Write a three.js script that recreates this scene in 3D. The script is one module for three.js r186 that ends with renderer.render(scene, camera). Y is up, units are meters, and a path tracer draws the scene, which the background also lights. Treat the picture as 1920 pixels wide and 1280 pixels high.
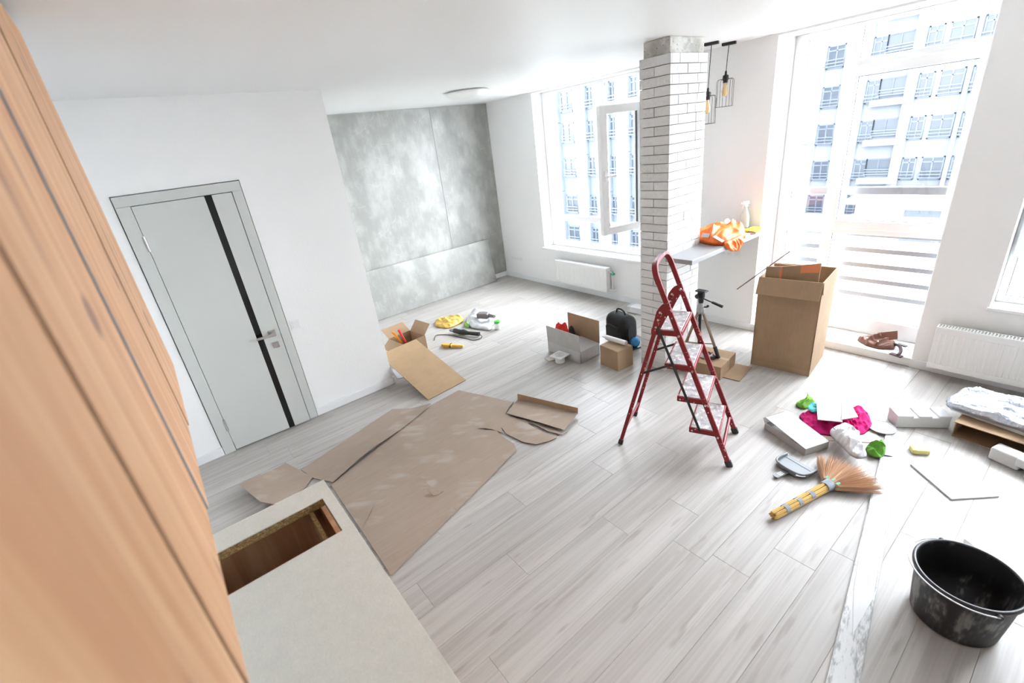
import * as THREE from 'three';
import { RoundedBoxGeometry } from 'three/addons/geometries/RoundedBoxGeometry.js';
import { mergeGeometries, mergeVertices, toCreasedNormals } from 'three/addons/utils/BufferGeometryUtils.js';

// ------------------------------------------------------------------ camera, sky, added fill light, exposure
const scene = new THREE.Scene();
const camera = new THREE.PerspectiveCamera(72.99, 1.5, 0.01, 300);
camera.position.set(1.4734, 2.1167, 4.5664);
camera.rotation.set(-0.4109, 0.9475, -0.1281, 'YXZ');
camera.focus = 3.3;
camera.userData.fStop = 2.0;
camera.updateProjectionMatrix();
const renderer = new THREE.WebGLRenderer({ antialias: true });
renderer.toneMapping = THREE.LinearToneMapping;
renderer.toneMappingExposure = 8.2;
renderer.shadowMap.enabled = true;
scene.background = new THREE.Color().setRGB(0.9, 0.98, 1.08);
scene.backgroundIntensity = 2.3;
// very wide soft directional light, added to fill the room through the windows
const daylightFill = new THREE.DirectionalLight(new THREE.Color().setRGB(0.95, 1.0, 1.06), 2.7);
daylightFill.position.set(17, 16, -31);
daylightFill.target.position.set(-0.5, 0, 1.5);
daylightFill.castShadow = true;
daylightFill.shadow.radius = 140;
daylightFill.shadow.mapSize.set(2048, 2048);
Object.assign(daylightFill.shadow.camera, { left: -12, right: 12, top: 12, bottom: -12, near: 1, far: 90 });
scene.add(daylightFill, daylightFill.target);

// ------------------------------------------------------------------ helpers
let seedState = 1;
const srand = (s) => { seedState = s >>> 0 || 1; };
const rnd = () => { seedState = (seedState + 0x6d2b79f5) >>> 0; let t = seedState; t = Math.imul(t ^ (t >>> 15), t | 1); t ^= t + Math.imul(t ^ (t >>> 7), t | 61); return ((t ^ (t >>> 14)) >>> 0) / 4294967296; };
const rr = (a, b) => a + (b - a) * rnd();
const hash = (x, y, s) => { let h = Math.imul(x | 0, 374761393) ^ Math.imul(y | 0, 668265263) ^ Math.imul(s | 0, 974634541); h = Math.imul(h ^ (h >>> 13), 1274126177); return ((h ^ (h >>> 16)) >>> 0) / 4294967296; };
// value noise, tiling over px * py cells
function noise2(x, y, s, px = 0, py = 0) {
  const xi = Math.floor(x), yi = Math.floor(y), fx = x - xi, fy = y - yi, u = fx * fx * (3 - 2 * fx), v = fy * fy * (3 - 2 * fy);
  const w = (i, p) => (p ? ((i % p) + p) % p : i);
  const a = hash(w(xi, px), w(yi, py), s), b = hash(w(xi + 1, px), w(yi, py), s), c = hash(w(xi, px), w(yi + 1, py), s), d = hash(w(xi + 1, px), w(yi + 1, py), s);
  return a + (b - a) * u + (c - a) * v + (a - b - c + d) * u * v;
}
function fbm(x, y, s, o = 4, px = 0, py = 0) {
  let a = 0.5, r = 0, n = 0;
  for (let i = 0; i < o; i++) { r += a * noise2(x, y, s + i * 17, px, py); n += a; a *= 0.5; x *= 2; y *= 2; px *= 2; py *= 2; }
  return r / n;
}
const clamp = (x, a = 0, b = 1) => Math.min(b, Math.max(a, x));
const sstep = (a, b, x) => { const t = clamp((x - a) / (b - a)); return t * t * (3 - 2 * t); };
const lerp = (a, b, t) => a + (b - a) * t;
const mixc = (a, b, t) => [lerp(a[0], b[0], t), lerp(a[1], b[1], t), lerp(a[2], b[2], t)];
function tex(w, h, fn, srgb = true) {          // fn(u, v) -> [r, g, b] 0..255
  const d = new Uint8Array(w * h * 4);
  for (let y = 0; y < h; y++) for (let x = 0; x < w; x++) {
    const c = fn(x / w, y / h), i = (y * w + x) * 4;
    d[i] = clamp(c[0], 0, 255); d[i + 1] = clamp(c[1], 0, 255); d[i + 2] = clamp(c[2], 0, 255); d[i + 3] = 255;
  }
  const t = new THREE.DataTexture(d, w, h);
  t.wrapS = t.wrapT = THREE.RepeatWrapping; t.magFilter = THREE.LinearFilter; t.minFilter = THREE.LinearMipmapLinearFilter; t.generateMipmaps = true;
  if (srgb) t.colorSpace = THREE.SRGBColorSpace;
  t.needsUpdate = true;
  return t;
}
const grey = (w, h, fn) => tex(w, h, (u, v) => { const g = fn(u, v) * 255; return [g, g, g]; }, false);
const std = (color, roughness = 0.8, extra = {}) => new THREE.MeshStandardMaterial({ color, roughness, ...extra });
const phys = (color, roughness = 0.8, extra = {}) => new THREE.MeshPhysicalMaterial({ color, roughness, ...extra });
const rgb = (r, g, b) => new THREE.Color().setRGB(r, g, b);

const names = {};
function numbered(n) { const k = names[n] = (names[n] ?? -1) + 1; return k ? n + '_' + String(k).padStart(3, '0') : n; }
function shade(m) { m.castShadow = m.receiveShadow = true; return m; }
function part(name, geo, mat, parent) { const m = shade(new THREE.Mesh(Array.isArray(geo) ? mrg(geo) : geo, mat)); m.name = name; parent.add(m); return m; }
function thing(name, label, category, [x, y, z] = [0, 0, 0], turn = 0, group) {
  const o = new THREE.Group(); o.name = numbered(name); scene.add(o); o.position.set(x, y, z); o.rotation.y = turn;
  o.userData = { label, category }; if (group) o.userData.group = group; return o;
}
function single(name, label, category, geo, mat, group) {
  const m = part(numbered(name), geo, mat, scene); m.userData = { label, category }; if (group) m.userData.group = group; return m;
}
function struct(name, label, category) { const o = new THREE.Group(); o.name = name; scene.add(o); o.userData = { kind: 'structure', label, category }; return o; }
function mrg(list) { return mergeGeometries(list.map((g) => { let n = g.index ? g.toNonIndexed() : g; for (const k of Object.keys(n.attributes)) if (!['position', 'normal', 'uv'].includes(k)) n.deleteAttribute(k); return n; })); }
// box by its bounds; uv in metres by the way each face points
function uvBox(g, su = 1, sv = 1, ou = 0, ov = 0) {
  g = g.index ? g.toNonIndexed() : g; const p = g.attributes.position, n = g.attributes.normal, uv = new Float32Array(p.count * 2);
  for (let i = 0; i < p.count; i += 3) {
    let ax = 0, ay = 0, az = 0;
    for (let k = 0; k < 3; k++) { ax += Math.abs(n.getX(i + k)); ay += Math.abs(n.getY(i + k)); az += Math.abs(n.getZ(i + k)); }
    for (let k = i; k < i + 3; k++) {
      const x = p.getX(k), y = p.getY(k), z = p.getZ(k); let u, v;
      if (ay >= ax && ay >= az) { u = x; v = z; } else if (ax >= az) { u = z; v = y; } else { u = x; v = y; }
      uv[k * 2] = u * su + ou; uv[k * 2 + 1] = v * sv + ov;
    }
  }
  g.setAttribute('uv', new THREE.BufferAttribute(uv, 2)); return g;
}
const bb = (x0, x1, y0, y1, z0, z1) => uvBox(new THREE.BoxGeometry(x1 - x0, y1 - y0, z1 - z0).translate((x0 + x1) / 2, (y0 + y1) / 2, (z0 + z1) / 2));
const rb = (x0, x1, y0, y1, z0, z1, r = 0.004, s = 2) => uvBox(new RoundedBoxGeometry(x1 - x0, y1 - y0, z1 - z0, s, Math.min(r, (x1 - x0) / 2.01, (y1 - y0) / 2.01, (z1 - z0) / 2.01)).translate((x0 + x1) / 2, (y0 + y1) / 2, (z0 + z1) / 2));
const V = (x, y, z) => new THREE.Vector3(x, y, z);
const cyl = (r0, r1, h, n = 24) => new THREE.CylinderGeometry(r1, r0, h, n).translate(0, h / 2, 0);   // base radius r0, top r1, standing on y = 0
// bar of rectangular section (w across in 'side', t thick) from a to b
function bar(a, b, w, t, side = V(0, 0, 1), r = 0.003) {
  const d = b.clone().sub(a), L = d.length(); d.normalize();
  const s = side.clone().addScaledVector(d, -side.dot(d)).normalize(), n = new THREE.Vector3().crossVectors(s, d);
  const g = new RoundedBoxGeometry(w, L, t, 1, Math.min(r, t / 2.1, w / 2.1));
  return uvBox(g).applyMatrix4(new THREE.Matrix4().makeBasis(s, d, n).setPosition(a.clone().add(b).multiplyScalar(0.5)));
}
function rod(a, b, r0, r1 = r0, n = 12) {
  const d = b.clone().sub(a), L = d.length();
  return new THREE.CylinderGeometry(r1, r0, L, n).applyQuaternion(new THREE.Quaternion().setFromUnitVectors(V(0, 1, 0), d.normalize())).translate((a.x + b.x) / 2, (a.y + b.y) / 2, (a.z + b.z) / 2);
}
const tube = (pts, r, seg = 40, n = 8, closed = false) => new THREE.TubeGeometry(new THREE.CatmullRomCurve3(pts, closed, 'centripetal'), seg, r, n, closed);
const lathe = (pts, n = 40) => new THREE.LatheGeometry(pts.map(([x, y]) => new THREE.Vector2(x, y)), n);
// thin or thick sheet over a floor polygon [[x, z], ...]; height(x, z) gives its lower face
function sheet(poly, thick, height = () => 0, maxEdge = 0.08) {
  const pts = [];
  poly.forEach(([x, z], i) => { const [X, Z] = poly[(i + 1) % poly.length], k = Math.max(1, Math.ceil(Math.hypot(X - x, Z - z) / maxEdge)); for (let j = 0; j < k; j++) pts.push(new THREE.Vector2(lerp(x, X, j / k), lerp(z, Z, j / k))); });
  if (!THREE.ShapeUtils.isClockWise(pts)) pts.reverse();
  let tris = THREE.ShapeUtils.triangulateShape(pts, []).map((t) => t.map((i) => [pts[i].x, pts[i].y]));
  for (let it = 0; it < 5; it++) {
    const out = []; let split = false;
    for (const [a, b, c] of tris) {
      const e = [[a, b, c], [b, c, a], [c, a, b]].map((q) => [Math.hypot(q[0][0] - q[1][0], q[0][1] - q[1][1]), q]).sort((p, q) => q[0] - p[0])[0];
      if (e[0] > maxEdge * 1.5) { const [p, q, r] = e[1], m = [(p[0] + q[0]) / 2, (p[1] + q[1]) / 2]; out.push([p, m, r], [m, q, r]); split = true; } else out.push([a, b, c]);
    }
    tris = out; if (!split) break;
  }
  const pos = [], uv = [];
  const put = (x, z, top) => { pos.push(x, height(x, z) + (top ? thick : 0), z); uv.push(x, z); };
  for (const t of tris) {
    const area = (t[1][0] - t[0][0]) * (t[2][1] - t[0][1]) - (t[2][0] - t[0][0]) * (t[1][1] - t[0][1]);
    const o = area < 0 ? [0, 1, 2] : [0, 2, 1];
    for (const i of o) put(...t[i], true);
    for (const i of [o[0], o[2], o[1]]) put(...t[i], false);
  }
  const flat = pos.length / 3;
  pts.forEach((p, i) => { const q = pts[(i + 1) % pts.length]; for (const [a, top] of [[p, true], [q, true], [q, false], [p, true], [q, false], [p, false]]) put(a.x, a.y, top); });
  const g = new THREE.BufferGeometry(); g.setAttribute('position', new THREE.Float32BufferAttribute(pos, 3)); g.setAttribute('uv', new THREE.Float32BufferAttribute(uv, 2));
  g.computeVertexNormals(); void flat;
  return toCreasedNormals(g, 0.6);
}
// crumpled heap of cloth or film over a floor outline [[x, z], ...]
function lump(outline, H, seed, { freq = 14, base = 0.002, ridge = 0.7, edge = 0.012, nr = 34, nt = 140, power = 2.2, shape = null, stretch = 0.45 } = {}) {
  const fa = hash(seed, 3, 7) * 3.14, fc = Math.cos(fa), fz = Math.sin(fa);   // folds run long in one direction
  const c2 = new THREE.CatmullRomCurve3(outline.map(([x, z]) => V(x, 0, z)), true, 'centripetal').getSpacedPoints(nt).slice(0, nt);
  const cx = c2.reduce((s, p) => s + p.x, 0) / nt, cz = c2.reduce((s, p) => s + p.z, 0) / nt, pos = [], uv = [], idx = [];
  const hgt = (X, Z, r) => {
    const x = (X * fc + Z * fz) * stretch, z = Z * fc - X * fz;
    const wx = x + 0.03 * (fbm(x * freq, z * freq, seed + 5, 2) - 0.5), wz = z + 0.03 * (fbm(x * freq, z * freq, seed + 9, 2) - 0.5);
    const f0 = 1 - Math.abs(2 * fbm(wx * freq, wz * freq, seed, 2) - 1), f1 = 1 - Math.abs(2 * noise2(wx * freq * 2.3 + 7, wz * freq * 2.3, seed + 31) - 1), f = clamp(0.72 * f0 * f0 + 0.34 * f1 * f1), e = 1 - Math.pow(r, power);
    const prof = Math.pow(clamp(e), 0.55);
    const body = shape ? shape(X, Z) : 1;
    return base + edge * (0.3 + 0.7 * f) * Math.min(1, (1 - r) * 8 + 0.25) + H * body * prof * (1 - ridge + ridge * Math.pow(f, 1.6));
  };
  for (let j = 0; j <= nr; j++) for (let i = 0; i < nt; i++) {
    const r = j / nr, p = c2[i], wa = i / nt * Math.PI * 2, wob = 1 + (0.22 * (fbm(2.2 * Math.cos(wa) + 5, 2.2 * Math.sin(wa) + 5, seed, 3) - 0.5)) * r, x = cx + (p.x - cx) * r * wob, z = cz + (p.z - cz) * r * wob;
    pos.push(x, j === nr ? base : hgt(x, z, r), z); uv.push(x, z);
  }
  for (let j = 0; j < nr; j++) for (let i = 0; i < nt; i++) { const a = j * nt + i, b = j * nt + (i + 1) % nt, c = a + nt, d = b + nt; idx.push(a, b, c, b, d, c); }
  const n = pos.length / 3; pos.push(cx, base, cz); uv.push(cx, cz);
  for (let i = 0; i < nt; i++) idx.push(n, nr * nt + i, nr * nt + (i + 1) % nt);
  const g = new THREE.BufferGeometry(); g.setAttribute('position', new THREE.Float32BufferAttribute(pos, 3)); g.setAttribute('uv', new THREE.Float32BufferAttribute(uv, 2)); g.setIndex(idx);
  // make faces point up whichever way the outline runs
  let s = 0; for (let i = 0; i < nt; i++) { const p = c2[i], q = c2[(i + 1) % nt]; s += p.x * q.z - q.x * p.z; }
  if (s > 0) { for (let i = 0; i < idx.length; i += 3) { const t = idx[i + 1]; idx[i + 1] = idx[i + 2]; idx[i + 2] = t; } g.setIndex(idx); }
  g.computeVertexNormals(); return g;
}

// ------------------------------------------------------------------ textures and materials
const oakT = tex(1024, 1024, (u, v) => {        // pale washed oak, 0.8 m by 3.2 m, grain along v
  const g1 = fbm(u * 40, v * 5, 3, 4, 40, 5), g2 = fbm(u * 150, v * 6, 8, 2, 150, 6), g3 = fbm(u * 8, v * 3, 21, 3, 8, 3), k = fbm(u * 24, v * 14, 33, 3, 24, 14);
  let t = 0.55 * g1 + 0.25 * g2 + 0.35 * g3;
  let c = mixc([211, 206, 201], [233, 230, 226], sstep(0.36, 0.78, t));
  c = mixc(c, [180, 170, 162], sstep(0.68, 0.86, k) * 0.45);
  return c;
});
oakT.repeat.set(1 / 0.8, 1 / 3.2);
const plankMats = [0.95, 1.0, 1.04].map((k) => std(rgb(0.565 * k, 0.553 * k, 0.54 * k), 0.42, { map: oakT }));
const honeyT = tex(512, 1024, (u, v) => {       // honey oak, 0.6 m by 1.3 m
  const wob = 0.12 * fbm(u * 3, v * 2, 71, 3, 3, 2), g1 = fbm((u + wob) * 14, v * 2, 4, 4, 14, 2), g2 = fbm(u * 70, v * 4, 6, 3, 70, 4), k = fbm((u + wob) * 8, v * 5, 12, 3, 8, 5);
  let c = mixc([203, 152, 112], [222, 178, 137], sstep(0.3, 0.75, 0.8 * g1 + 0.22 * g2));
  c = mixc(c, [150, 106, 82], sstep(0.6, 0.8, k) * 0.55); const kn = fbm(u * 5 + 3, v * 9, 51, 2, 5, 9); return mixc(c, [120, 84, 70], sstep(0.8, 0.9, kn) * 0.6);
});
honeyT.repeat.set(1 / 0.6, 1 / 1.3);
const concreteT = tex(1024, 1024, (u, v) => {   // grey clouded decor, 1.3 m square
  const a = fbm(u * 5, v * 4, 2, 5, 5, 4), b = fbm(u * 14, v * 10, 9, 4, 14, 10), w = fbm(u * 6 + 0.0, v * 5, 15, 3, 6, 5), st = fbm(u * 60, v * 9, 31, 3, 60, 9);
  let t = 0.6 * a + 0.3 * b + 0.12 * st;
  const vein = 1 - sstep(0, 0.03, Math.abs(w - 0.5)), vein2 = 1 - sstep(0, 0.02, Math.abs(b - 0.52));
  let c = mixc([146, 146, 141], [178, 178, 173], sstep(0.28, 0.75, t));
  c = mixc(c, [206, 206, 202], vein * 0.22 * sstep(0.45, 0.65, b) + vein2 * 0.12);
  return c;
});
concreteT.repeat.set(1 / 1.3, 1 / 1.3);
const cardT = tex(256, 256, (u, v) => { const f = fbm(u * 6, v * 6, 3, 4, 6, 6), s = fbm(u * 90, v * 8, 5, 2, 90, 8), g = 0.93 + 0.09 * f + 0.05 * (s - 0.5); return [255 * g * 0.97, 253 * g * 0.97, 250 * g * 0.97]; });
cardT.repeat.set(1.6, 1.6);
const dustyCardT = tex(1024, 1024, (u, v) => {  // cardboard with pale plaster dust rubbed into it
  const f = fbm(u * 7, v * 7, 3, 4, 7, 7), s = fbm(u * 200, v * 12, 5, 2, 200, 12), patch = sstep(0.5, 0.72, fbm(u * 9, v * 9, 41, 4, 9, 9)), str = fbm(u * 40 + v * 30, v * 12, 14, 3);
  let c = mixc([178, 157, 140], [192, 172, 155], f); c = c.map((q) => q * (0.97 + 0.06 * s));
  return mixc(c, [214, 203, 192], patch * sstep(0.35, 0.75, str) * 0.5);
});
dustyCardT.repeat.set(0.55, 0.55);
const chipT = tex(256, 256, (u, v) => { const a = fbm(u * 40, v * 60, 3, 3, 40, 60), b = fbm(u * 90, v * 90, 8, 2, 90, 90); return mixc([98, 72, 42], [196, 160, 108], sstep(0.25, 0.75, 0.5 * a + 0.5 * b)); });
chipT.repeat.set(6, 6);
const topT = tex(512, 512, (u, v) => { const a = fbm(u * 120, v * 120, 3, 2, 120, 120), b = fbm(u * 12, v * 12, 7, 3, 12, 12), g = 0.955 + 0.07 * (a - 0.5) + 0.03 * (b - 0.5); return [232 * g, 228 * g, 217 * g]; });
topT.repeat.set(3, 3);
const bucketT = tex(1024, 512, (u, v) => {
  const a = fbm(u * 26, v * 10, 3, 5, 26, 10), b = fbm(u * 90, v * 40, 8, 3, 90, 40), m = fbm(u * 6, v * 3, 19, 3, 6, 3), d = sstep(0.5, 0.78, a * 0.7 + b * 0.35 + (m - 0.5) * 0.35);
  return mixc([24, 24, 25], [142, 140, 138], d * 0.75);
});
const ruleT = tex(256, 1024, (u, v) => {
  const a = fbm(u * 8, v * 60, 3, 4, 8, 60), b = fbm(u * 30, v * 160, 8, 3, 30, 160), m = fbm(u * 3, v * 12, 30, 3, 3, 12);
  return mixc([176, 176, 176], [236, 236, 235], sstep(0.36, 0.6, a * 0.5 + b * 0.3 + m * 0.35));
});
const padT = tex(512, 512, (u, v) => {
  const a = fbm(u * 7, v * 7, 3, 5, 7, 7), w = fbm(u * 120, v * 20, 8, 2, 120, 20), w2 = fbm(u * 20, v * 120, 18, 2, 20, 120), p = fbm(u * 16, v * 12, 40, 3, 16, 12);
  let c = mixc([132, 128, 130], [186, 182, 180], sstep(0.25, 0.75, a * 0.6 + 0.25 * w + 0.25 * w2));
  return mixc(c, [226, 222, 216], sstep(0.55, 0.72, p) * 0.7);
});
padT.repeat.set(4, 4);
const redT = tex(512, 512, (u, v) => {          // red paint with white paint splashes
  const a = fbm(u * 30, v * 30, 3, 3, 30, 30), b = fbm(u * 5, v * 5, 11, 3, 5, 5), f = fbm(u * 12, v * 12, 20, 2, 12, 12);
  let c = mixc([116, 5, 17], [134, 10, 24], f);
  return mixc(c, [226, 206, 204], sstep(0.735, 0.79, a * 0.75 + b * 0.35));
});
redT.repeat.set(3, 3);
const brickB = grey(256, 256, (u, v) => 0.6 * fbm(u * 12, v * 10, 3, 4, 12, 10) + 0.4 * fbm(u * 40, v * 40, 8, 3, 40, 40));
brickB.repeat.set(5, 5);
const rawT = tex(512, 512, (u, v) => {           // raw cast concrete with pores
  const a = fbm(u * 8, v * 8, 3, 4, 8, 8), h = fbm(u * 42, v * 42, 9, 2, 42, 42), st = fbm(u * 4, v * 2, 14, 3, 4, 2);
  let c = mixc([176, 174, 168], [214, 212, 206], sstep(0.3, 0.7, a)); c = mixc(c, [156, 150, 140], sstep(0.55, 0.7, st) * 0.4);
  return mixc(c, [58, 52, 46], sstep(0.79, 0.84, h));
});
rawT.repeat.set(2.2, 2.2);
const crumpleB = grey(512, 512, (u, v) => { const a = fbm(u * 8, v * 8, 3, 5, 8, 8), b = fbm(u * 14, v * 14, 33, 4, 14, 14); return clamp(0.6 * (1 - Math.abs(2 * a - 1)) + 0.4 * (1 - Math.abs(2 * b - 1))); });
crumpleB.repeat.set(3, 3);
const wallB = grey(256, 256, (u, v) => fbm(u * 60, v * 60, 5, 3, 60, 60));
wallB.repeat.set(2, 2);

const M = {
  wall: std(rgb(0.88, 0.88, 0.87), 0.9, { bumpMap: wallB, bumpScale: 0.0006 }),
  ceiling: phys(rgb(0.9, 0.9, 0.9), 0.5),
  base: std(rgb(0.84, 0.85, 0.86), 0.45),
  underlay: std(rgb(0.4, 0.37, 0.34), 0.9),
  pvc: phys(rgb(0.86, 0.86, 0.86), 0.28),
  glass: phys(rgb(1, 1, 1), 0.0, { transmission: 1, thickness: 0, ior: 1.45 }),
  gasket: std(rgb(0.06, 0.06, 0.07), 0.6),
  door: phys(rgb(0.6, 0.615, 0.59), 0.4),
  blackGlass: phys(rgb(0.008, 0.008, 0.009), 0.08),
  steel: std(rgb(0.55, 0.55, 0.55), 0.3, { metalness: 1 }),
  darkSteel: std(rgb(0.3, 0.31, 0.33), 0.4, { metalness: 0.8 }),
  honey: std(rgb(1, 1, 1), 0.55, { map: honeyT }),
  honeyEdge: std(rgb(0.5, 0.32, 0.2), 0.7),
  greyEdge: std(rgb(0.4, 0.4, 0.4), 0.5),
  worktop: std(rgb(1, 1, 1), 0.5, { map: topT }),
  chip: std(rgb(1, 1, 1), 0.95, { map: chipT }),
  concrete: phys(rgb(1, 1, 1), 0.46, { map: concreteT }),
  brick: std(rgb(0.72, 0.715, 0.70), 0.75, { bumpMap: brickB, bumpScale: 0.004 }),
  brickB: std(rgb(0.69, 0.685, 0.67), 0.8, { bumpMap: brickB, bumpScale: 0.006 }),
  mortar: std(rgb(0.25, 0.23, 0.21), 0.95),
  raw: std(rgb(1, 1, 1), 0.95, { map: rawT }),
  shelf: phys(rgb(0.3, 0.3, 0.305), 0.35),
  shelfEdge: phys(rgb(0.3, 0.29, 0.285), 0.4),
  rad: phys(rgb(0.84, 0.84, 0.82), 0.35),
  black: std(rgb(0.016, 0.016, 0.017), 0.5),
  blackSoft: std(rgb(0.012, 0.012, 0.013), 0.85),
  red: phys(rgb(1, 1, 1), 0.38, { map: redT }),
  pad: std(rgb(1, 1, 1), 0.8, { map: padT }),
  card: std(rgb(0.40, 0.27, 0.165), 0.85, { map: cardT }),
  dusty: std(rgb(0.68, 0.68, 0.68), 0.9, { map: dustyCardT }),
  hardboard: std(rgb(0.43, 0.29, 0.16), 0.7, { map: cardT }),
  whiteCard: std(rgb(0.55, 0.55, 0.56), 0.55, { map: cardT }),
  greyCard: std(rgb(0.5, 0.5, 0.49), 0.7, { map: cardT }),
  tape: phys(rgb(0.72, 0.24, 0.1), 0.35),
  white: std(rgb(0.82, 0.82, 0.82), 0.6),
  foam: std(rgb(0.66, 0.66, 0.66), 0.9),
  paper: std(rgb(0.56, 0.56, 0.575), 0.8),
  film: phys(rgb(0.7, 0.7, 0.72), 0.3, { bumpMap: crumpleB, bumpScale: 0.006 }),
  clearFilm: phys(rgb(0.95, 0.95, 0.96), 0.35, { transmission: 0.55, thickness: 0, bumpMap: crumpleB, bumpScale: 0.004 }),
  foil: phys(rgb(0.56, 0.6, 0.68), 0.28, { metalness: 0.55, bumpMap: crumpleB, bumpScale: 0.012 }),
};
const cloth = (r, g, b) => phys(rgb(r, g, b), 0.9, { sheen: 0.3, sheenColor: rgb(r, g, b), bumpMap: crumpleB, bumpScale: 0.003 });
const plastic = (r, g, b, k = 0.35) => phys(rgb(r, g, b), k);

// ------------------------------------------------------------------ the room
const XD = -2.652, XG = -4.763, H = 2.645, ZE = 3.131, XR = 3.25, ZB = 5.02, T = 0.42;
{
  const f = struct('floor', 'pale washed oak laminate floor laid in long planks', 'floor');
  part('underlay', bb(XG - 0.2, XR + 0.2, -0.25, -0.0085, -T, ZB + 0.2), M.underlay, f);
  srand(11);
  const W = 0.1945, Lp = 1.38, off = [0.637, 0.997];
  const plank = (x0, x1, z0, z1) => {
    const e = 0.00035, b = 0.001, y = 0, yb = -0.008, a = [x0 + e, x1 - e, z0 + e, z1 - e], t = [a[0] + b, a[1] - b, a[2] + b, a[3] - b], ou = rnd(), ov = rnd() * 3.2, p = [], uv = [];
    const q = (...c) => { for (const i of [0, 1, 2, 0, 2, 3]) { p.push(...c[i]); uv.push(c[i][0] + ou, c[i][2] + ov); } };
    const hi = [[t[0], y, t[2]], [t[0], y, t[3]], [t[1], y, t[3]], [t[1], y, t[2]]], mid = [[a[0], y - b, a[2]], [a[0], y - b, a[3]], [a[1], y - b, a[3]], [a[1], y - b, a[2]]], lo = mid.map(([x, , z]) => [x, yb, z]);
    q(...hi);
    for (let i = 0; i < 4; i++) { const j = (i + 1) % 4; q(hi[i], mid[i], mid[j], hi[j]); q(mid[i], lo[i], lo[j], mid[j]); }
    const g = new THREE.BufferGeometry(); g.setAttribute('position', new THREE.Float32BufferAttribute(p, 3)); g.setAttribute('uv', new THREE.Float32BufferAttribute(uv, 2)); g.computeVertexNormals(); return g;
  };
  for (let k = -31; k < 12; k++) {
    let x0 = 1.180 + (k - 1) * W, x1 = x0 + W;
    x0 = Math.max(x0, XG); x1 = Math.min(x1, XR); if (x1 - x0 < 0.01) continue;
    const joint = ((k === 1 ? 2.018 : k === 0 ? 2.377 : rr(0, Lp)) % Lp);
    const zEnd = x1 < XD ? ZE + 0.01 : ZB, cuts = [0.0];
    for (let z = joint; z < zEnd - 0.06; z += Lp) if (z > 0.06) cuts.push(z);
    cuts.push(zEnd);
    for (let i = 0; i + 1 < cuts.length; i++) part('plank', plank(x0, x1, cuts[i], cuts[i + 1]), plankMats[Math.floor(rnd() * 3)], f);
  }
  const c = struct('ceiling', 'smooth white satin stretch ceiling', 'ceiling');
  part('slab', bb(XG - 0.2, XR + 0.2, H, H + 0.3, -T, ZB + 0.2), M.ceiling, c);
}
const OPEN = [[-3.73, -1.97, 0.58, 2.63], [-0.608, 0.715, 0.074, 2.63], [1.07, 2.7, 0.6, 2.63]];
{
  const w = struct('wall_far', 'white plastered wall with three tall windows', 'wall');
  const g = []; let x = XG - 0.2;
  for (const [a, b, y0, y1] of OPEN) { g.push(bb(x, a, 0, H, -T, 0), bb(a, b, -0.05, y0 - 0.003, -T, -0.0005), bb(a, b, y1, H, -T, 0)); x = b; }
  g.push(bb(x, XR + 0.2, 0, H, -T, 0)); part('masonry', g, M.wall, w);
  const l = struct('wall_left', 'white plastered wall with the flush white door', 'wall');
  part('masonry', [bb(XD - 0.15, XD, 0, H, ZE, 3.9), bb(XD - 0.15, XD, 0, H, 4.682, ZB + 0.2), bb(XD - 0.15, XD, 2.078, H, 3.9, 4.682), bb(XD - 0.15, XD - 0.065, 0, 2.078, 3.9, 3.97), bb(XD - 0.15, XD - 0.065, 0, 2.078, 4.6, 4.682), bb(XD - 0.15, XD - 0.065, 2.01, 2.078, 3.97, 4.6), bb(XD - 0.25, XD - 0.15, 0, H, 3.8, 4.8), bb(XG, XD - 0.15, 0, H, ZE, ZE + 0.15)], M.wall, l);
  const a = struct('wall_alcove', 'wall clad in two grey clouded concrete-look panels', 'wall');
  part('masonry', bb(XG - 0.2, XG - 0.012, 0, H, 0, ZE + 0.15), M.wall, a);
  const cp = (z0, z1, ou, ov) => uvBox(new RoundedBoxGeometry(0.012, 2.565, z1 - z0, 1, 0.002).translate(XG - 0.006, 0.075 + 2.565 / 2, (z0 + z1) / 2), 1, 1, ou, ov);
  part('panel', cp(0.001, 0.974, 0.1, 0.2), M.concrete, a); part('panel', cp(0.977, ZE, 0.63, 0.71), M.concrete, a);
  const r = struct('wall_right', 'plain white plastered side wall', 'wall'); part('masonry', bb(XR, XR + 0.2, 0, H, 0, ZB + 0.2), M.wall, r);
  const k = struct('wall_rear', 'white wall behind the kitchen units', 'wall'); part('masonry', bb(XD, XR, 0, H, ZB, ZB + 0.2), M.wall, k);
  const skirt = (name, label, boxes) => { const o = struct(name, label, 'baseboard'); boxes.forEach((q) => part('board', rb(...q, 0.003), M.base, o)); };
  const h = 0.075, t = 0.014;
  skirt('baseboard_far', 'low white baseboard below the windows', [[XG + t, -0.608, 0, h, 0, t], [0.715, XR, 0, h, 0, t]]);
  skirt('baseboard_left', 'low white baseboard on either side of the door', [[XD, XD + t, 0, h, ZE, 3.904], [XD, XD + t, 0, h, 4.679, ZB], [XD - 0.4, XD + t, 0, h, ZE - t, ZE]]);
  skirt('baseboard_alcove', 'low white baseboard under the grey panels', [[XG, XG + t, 0, h, 0, ZE]]);
}

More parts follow.
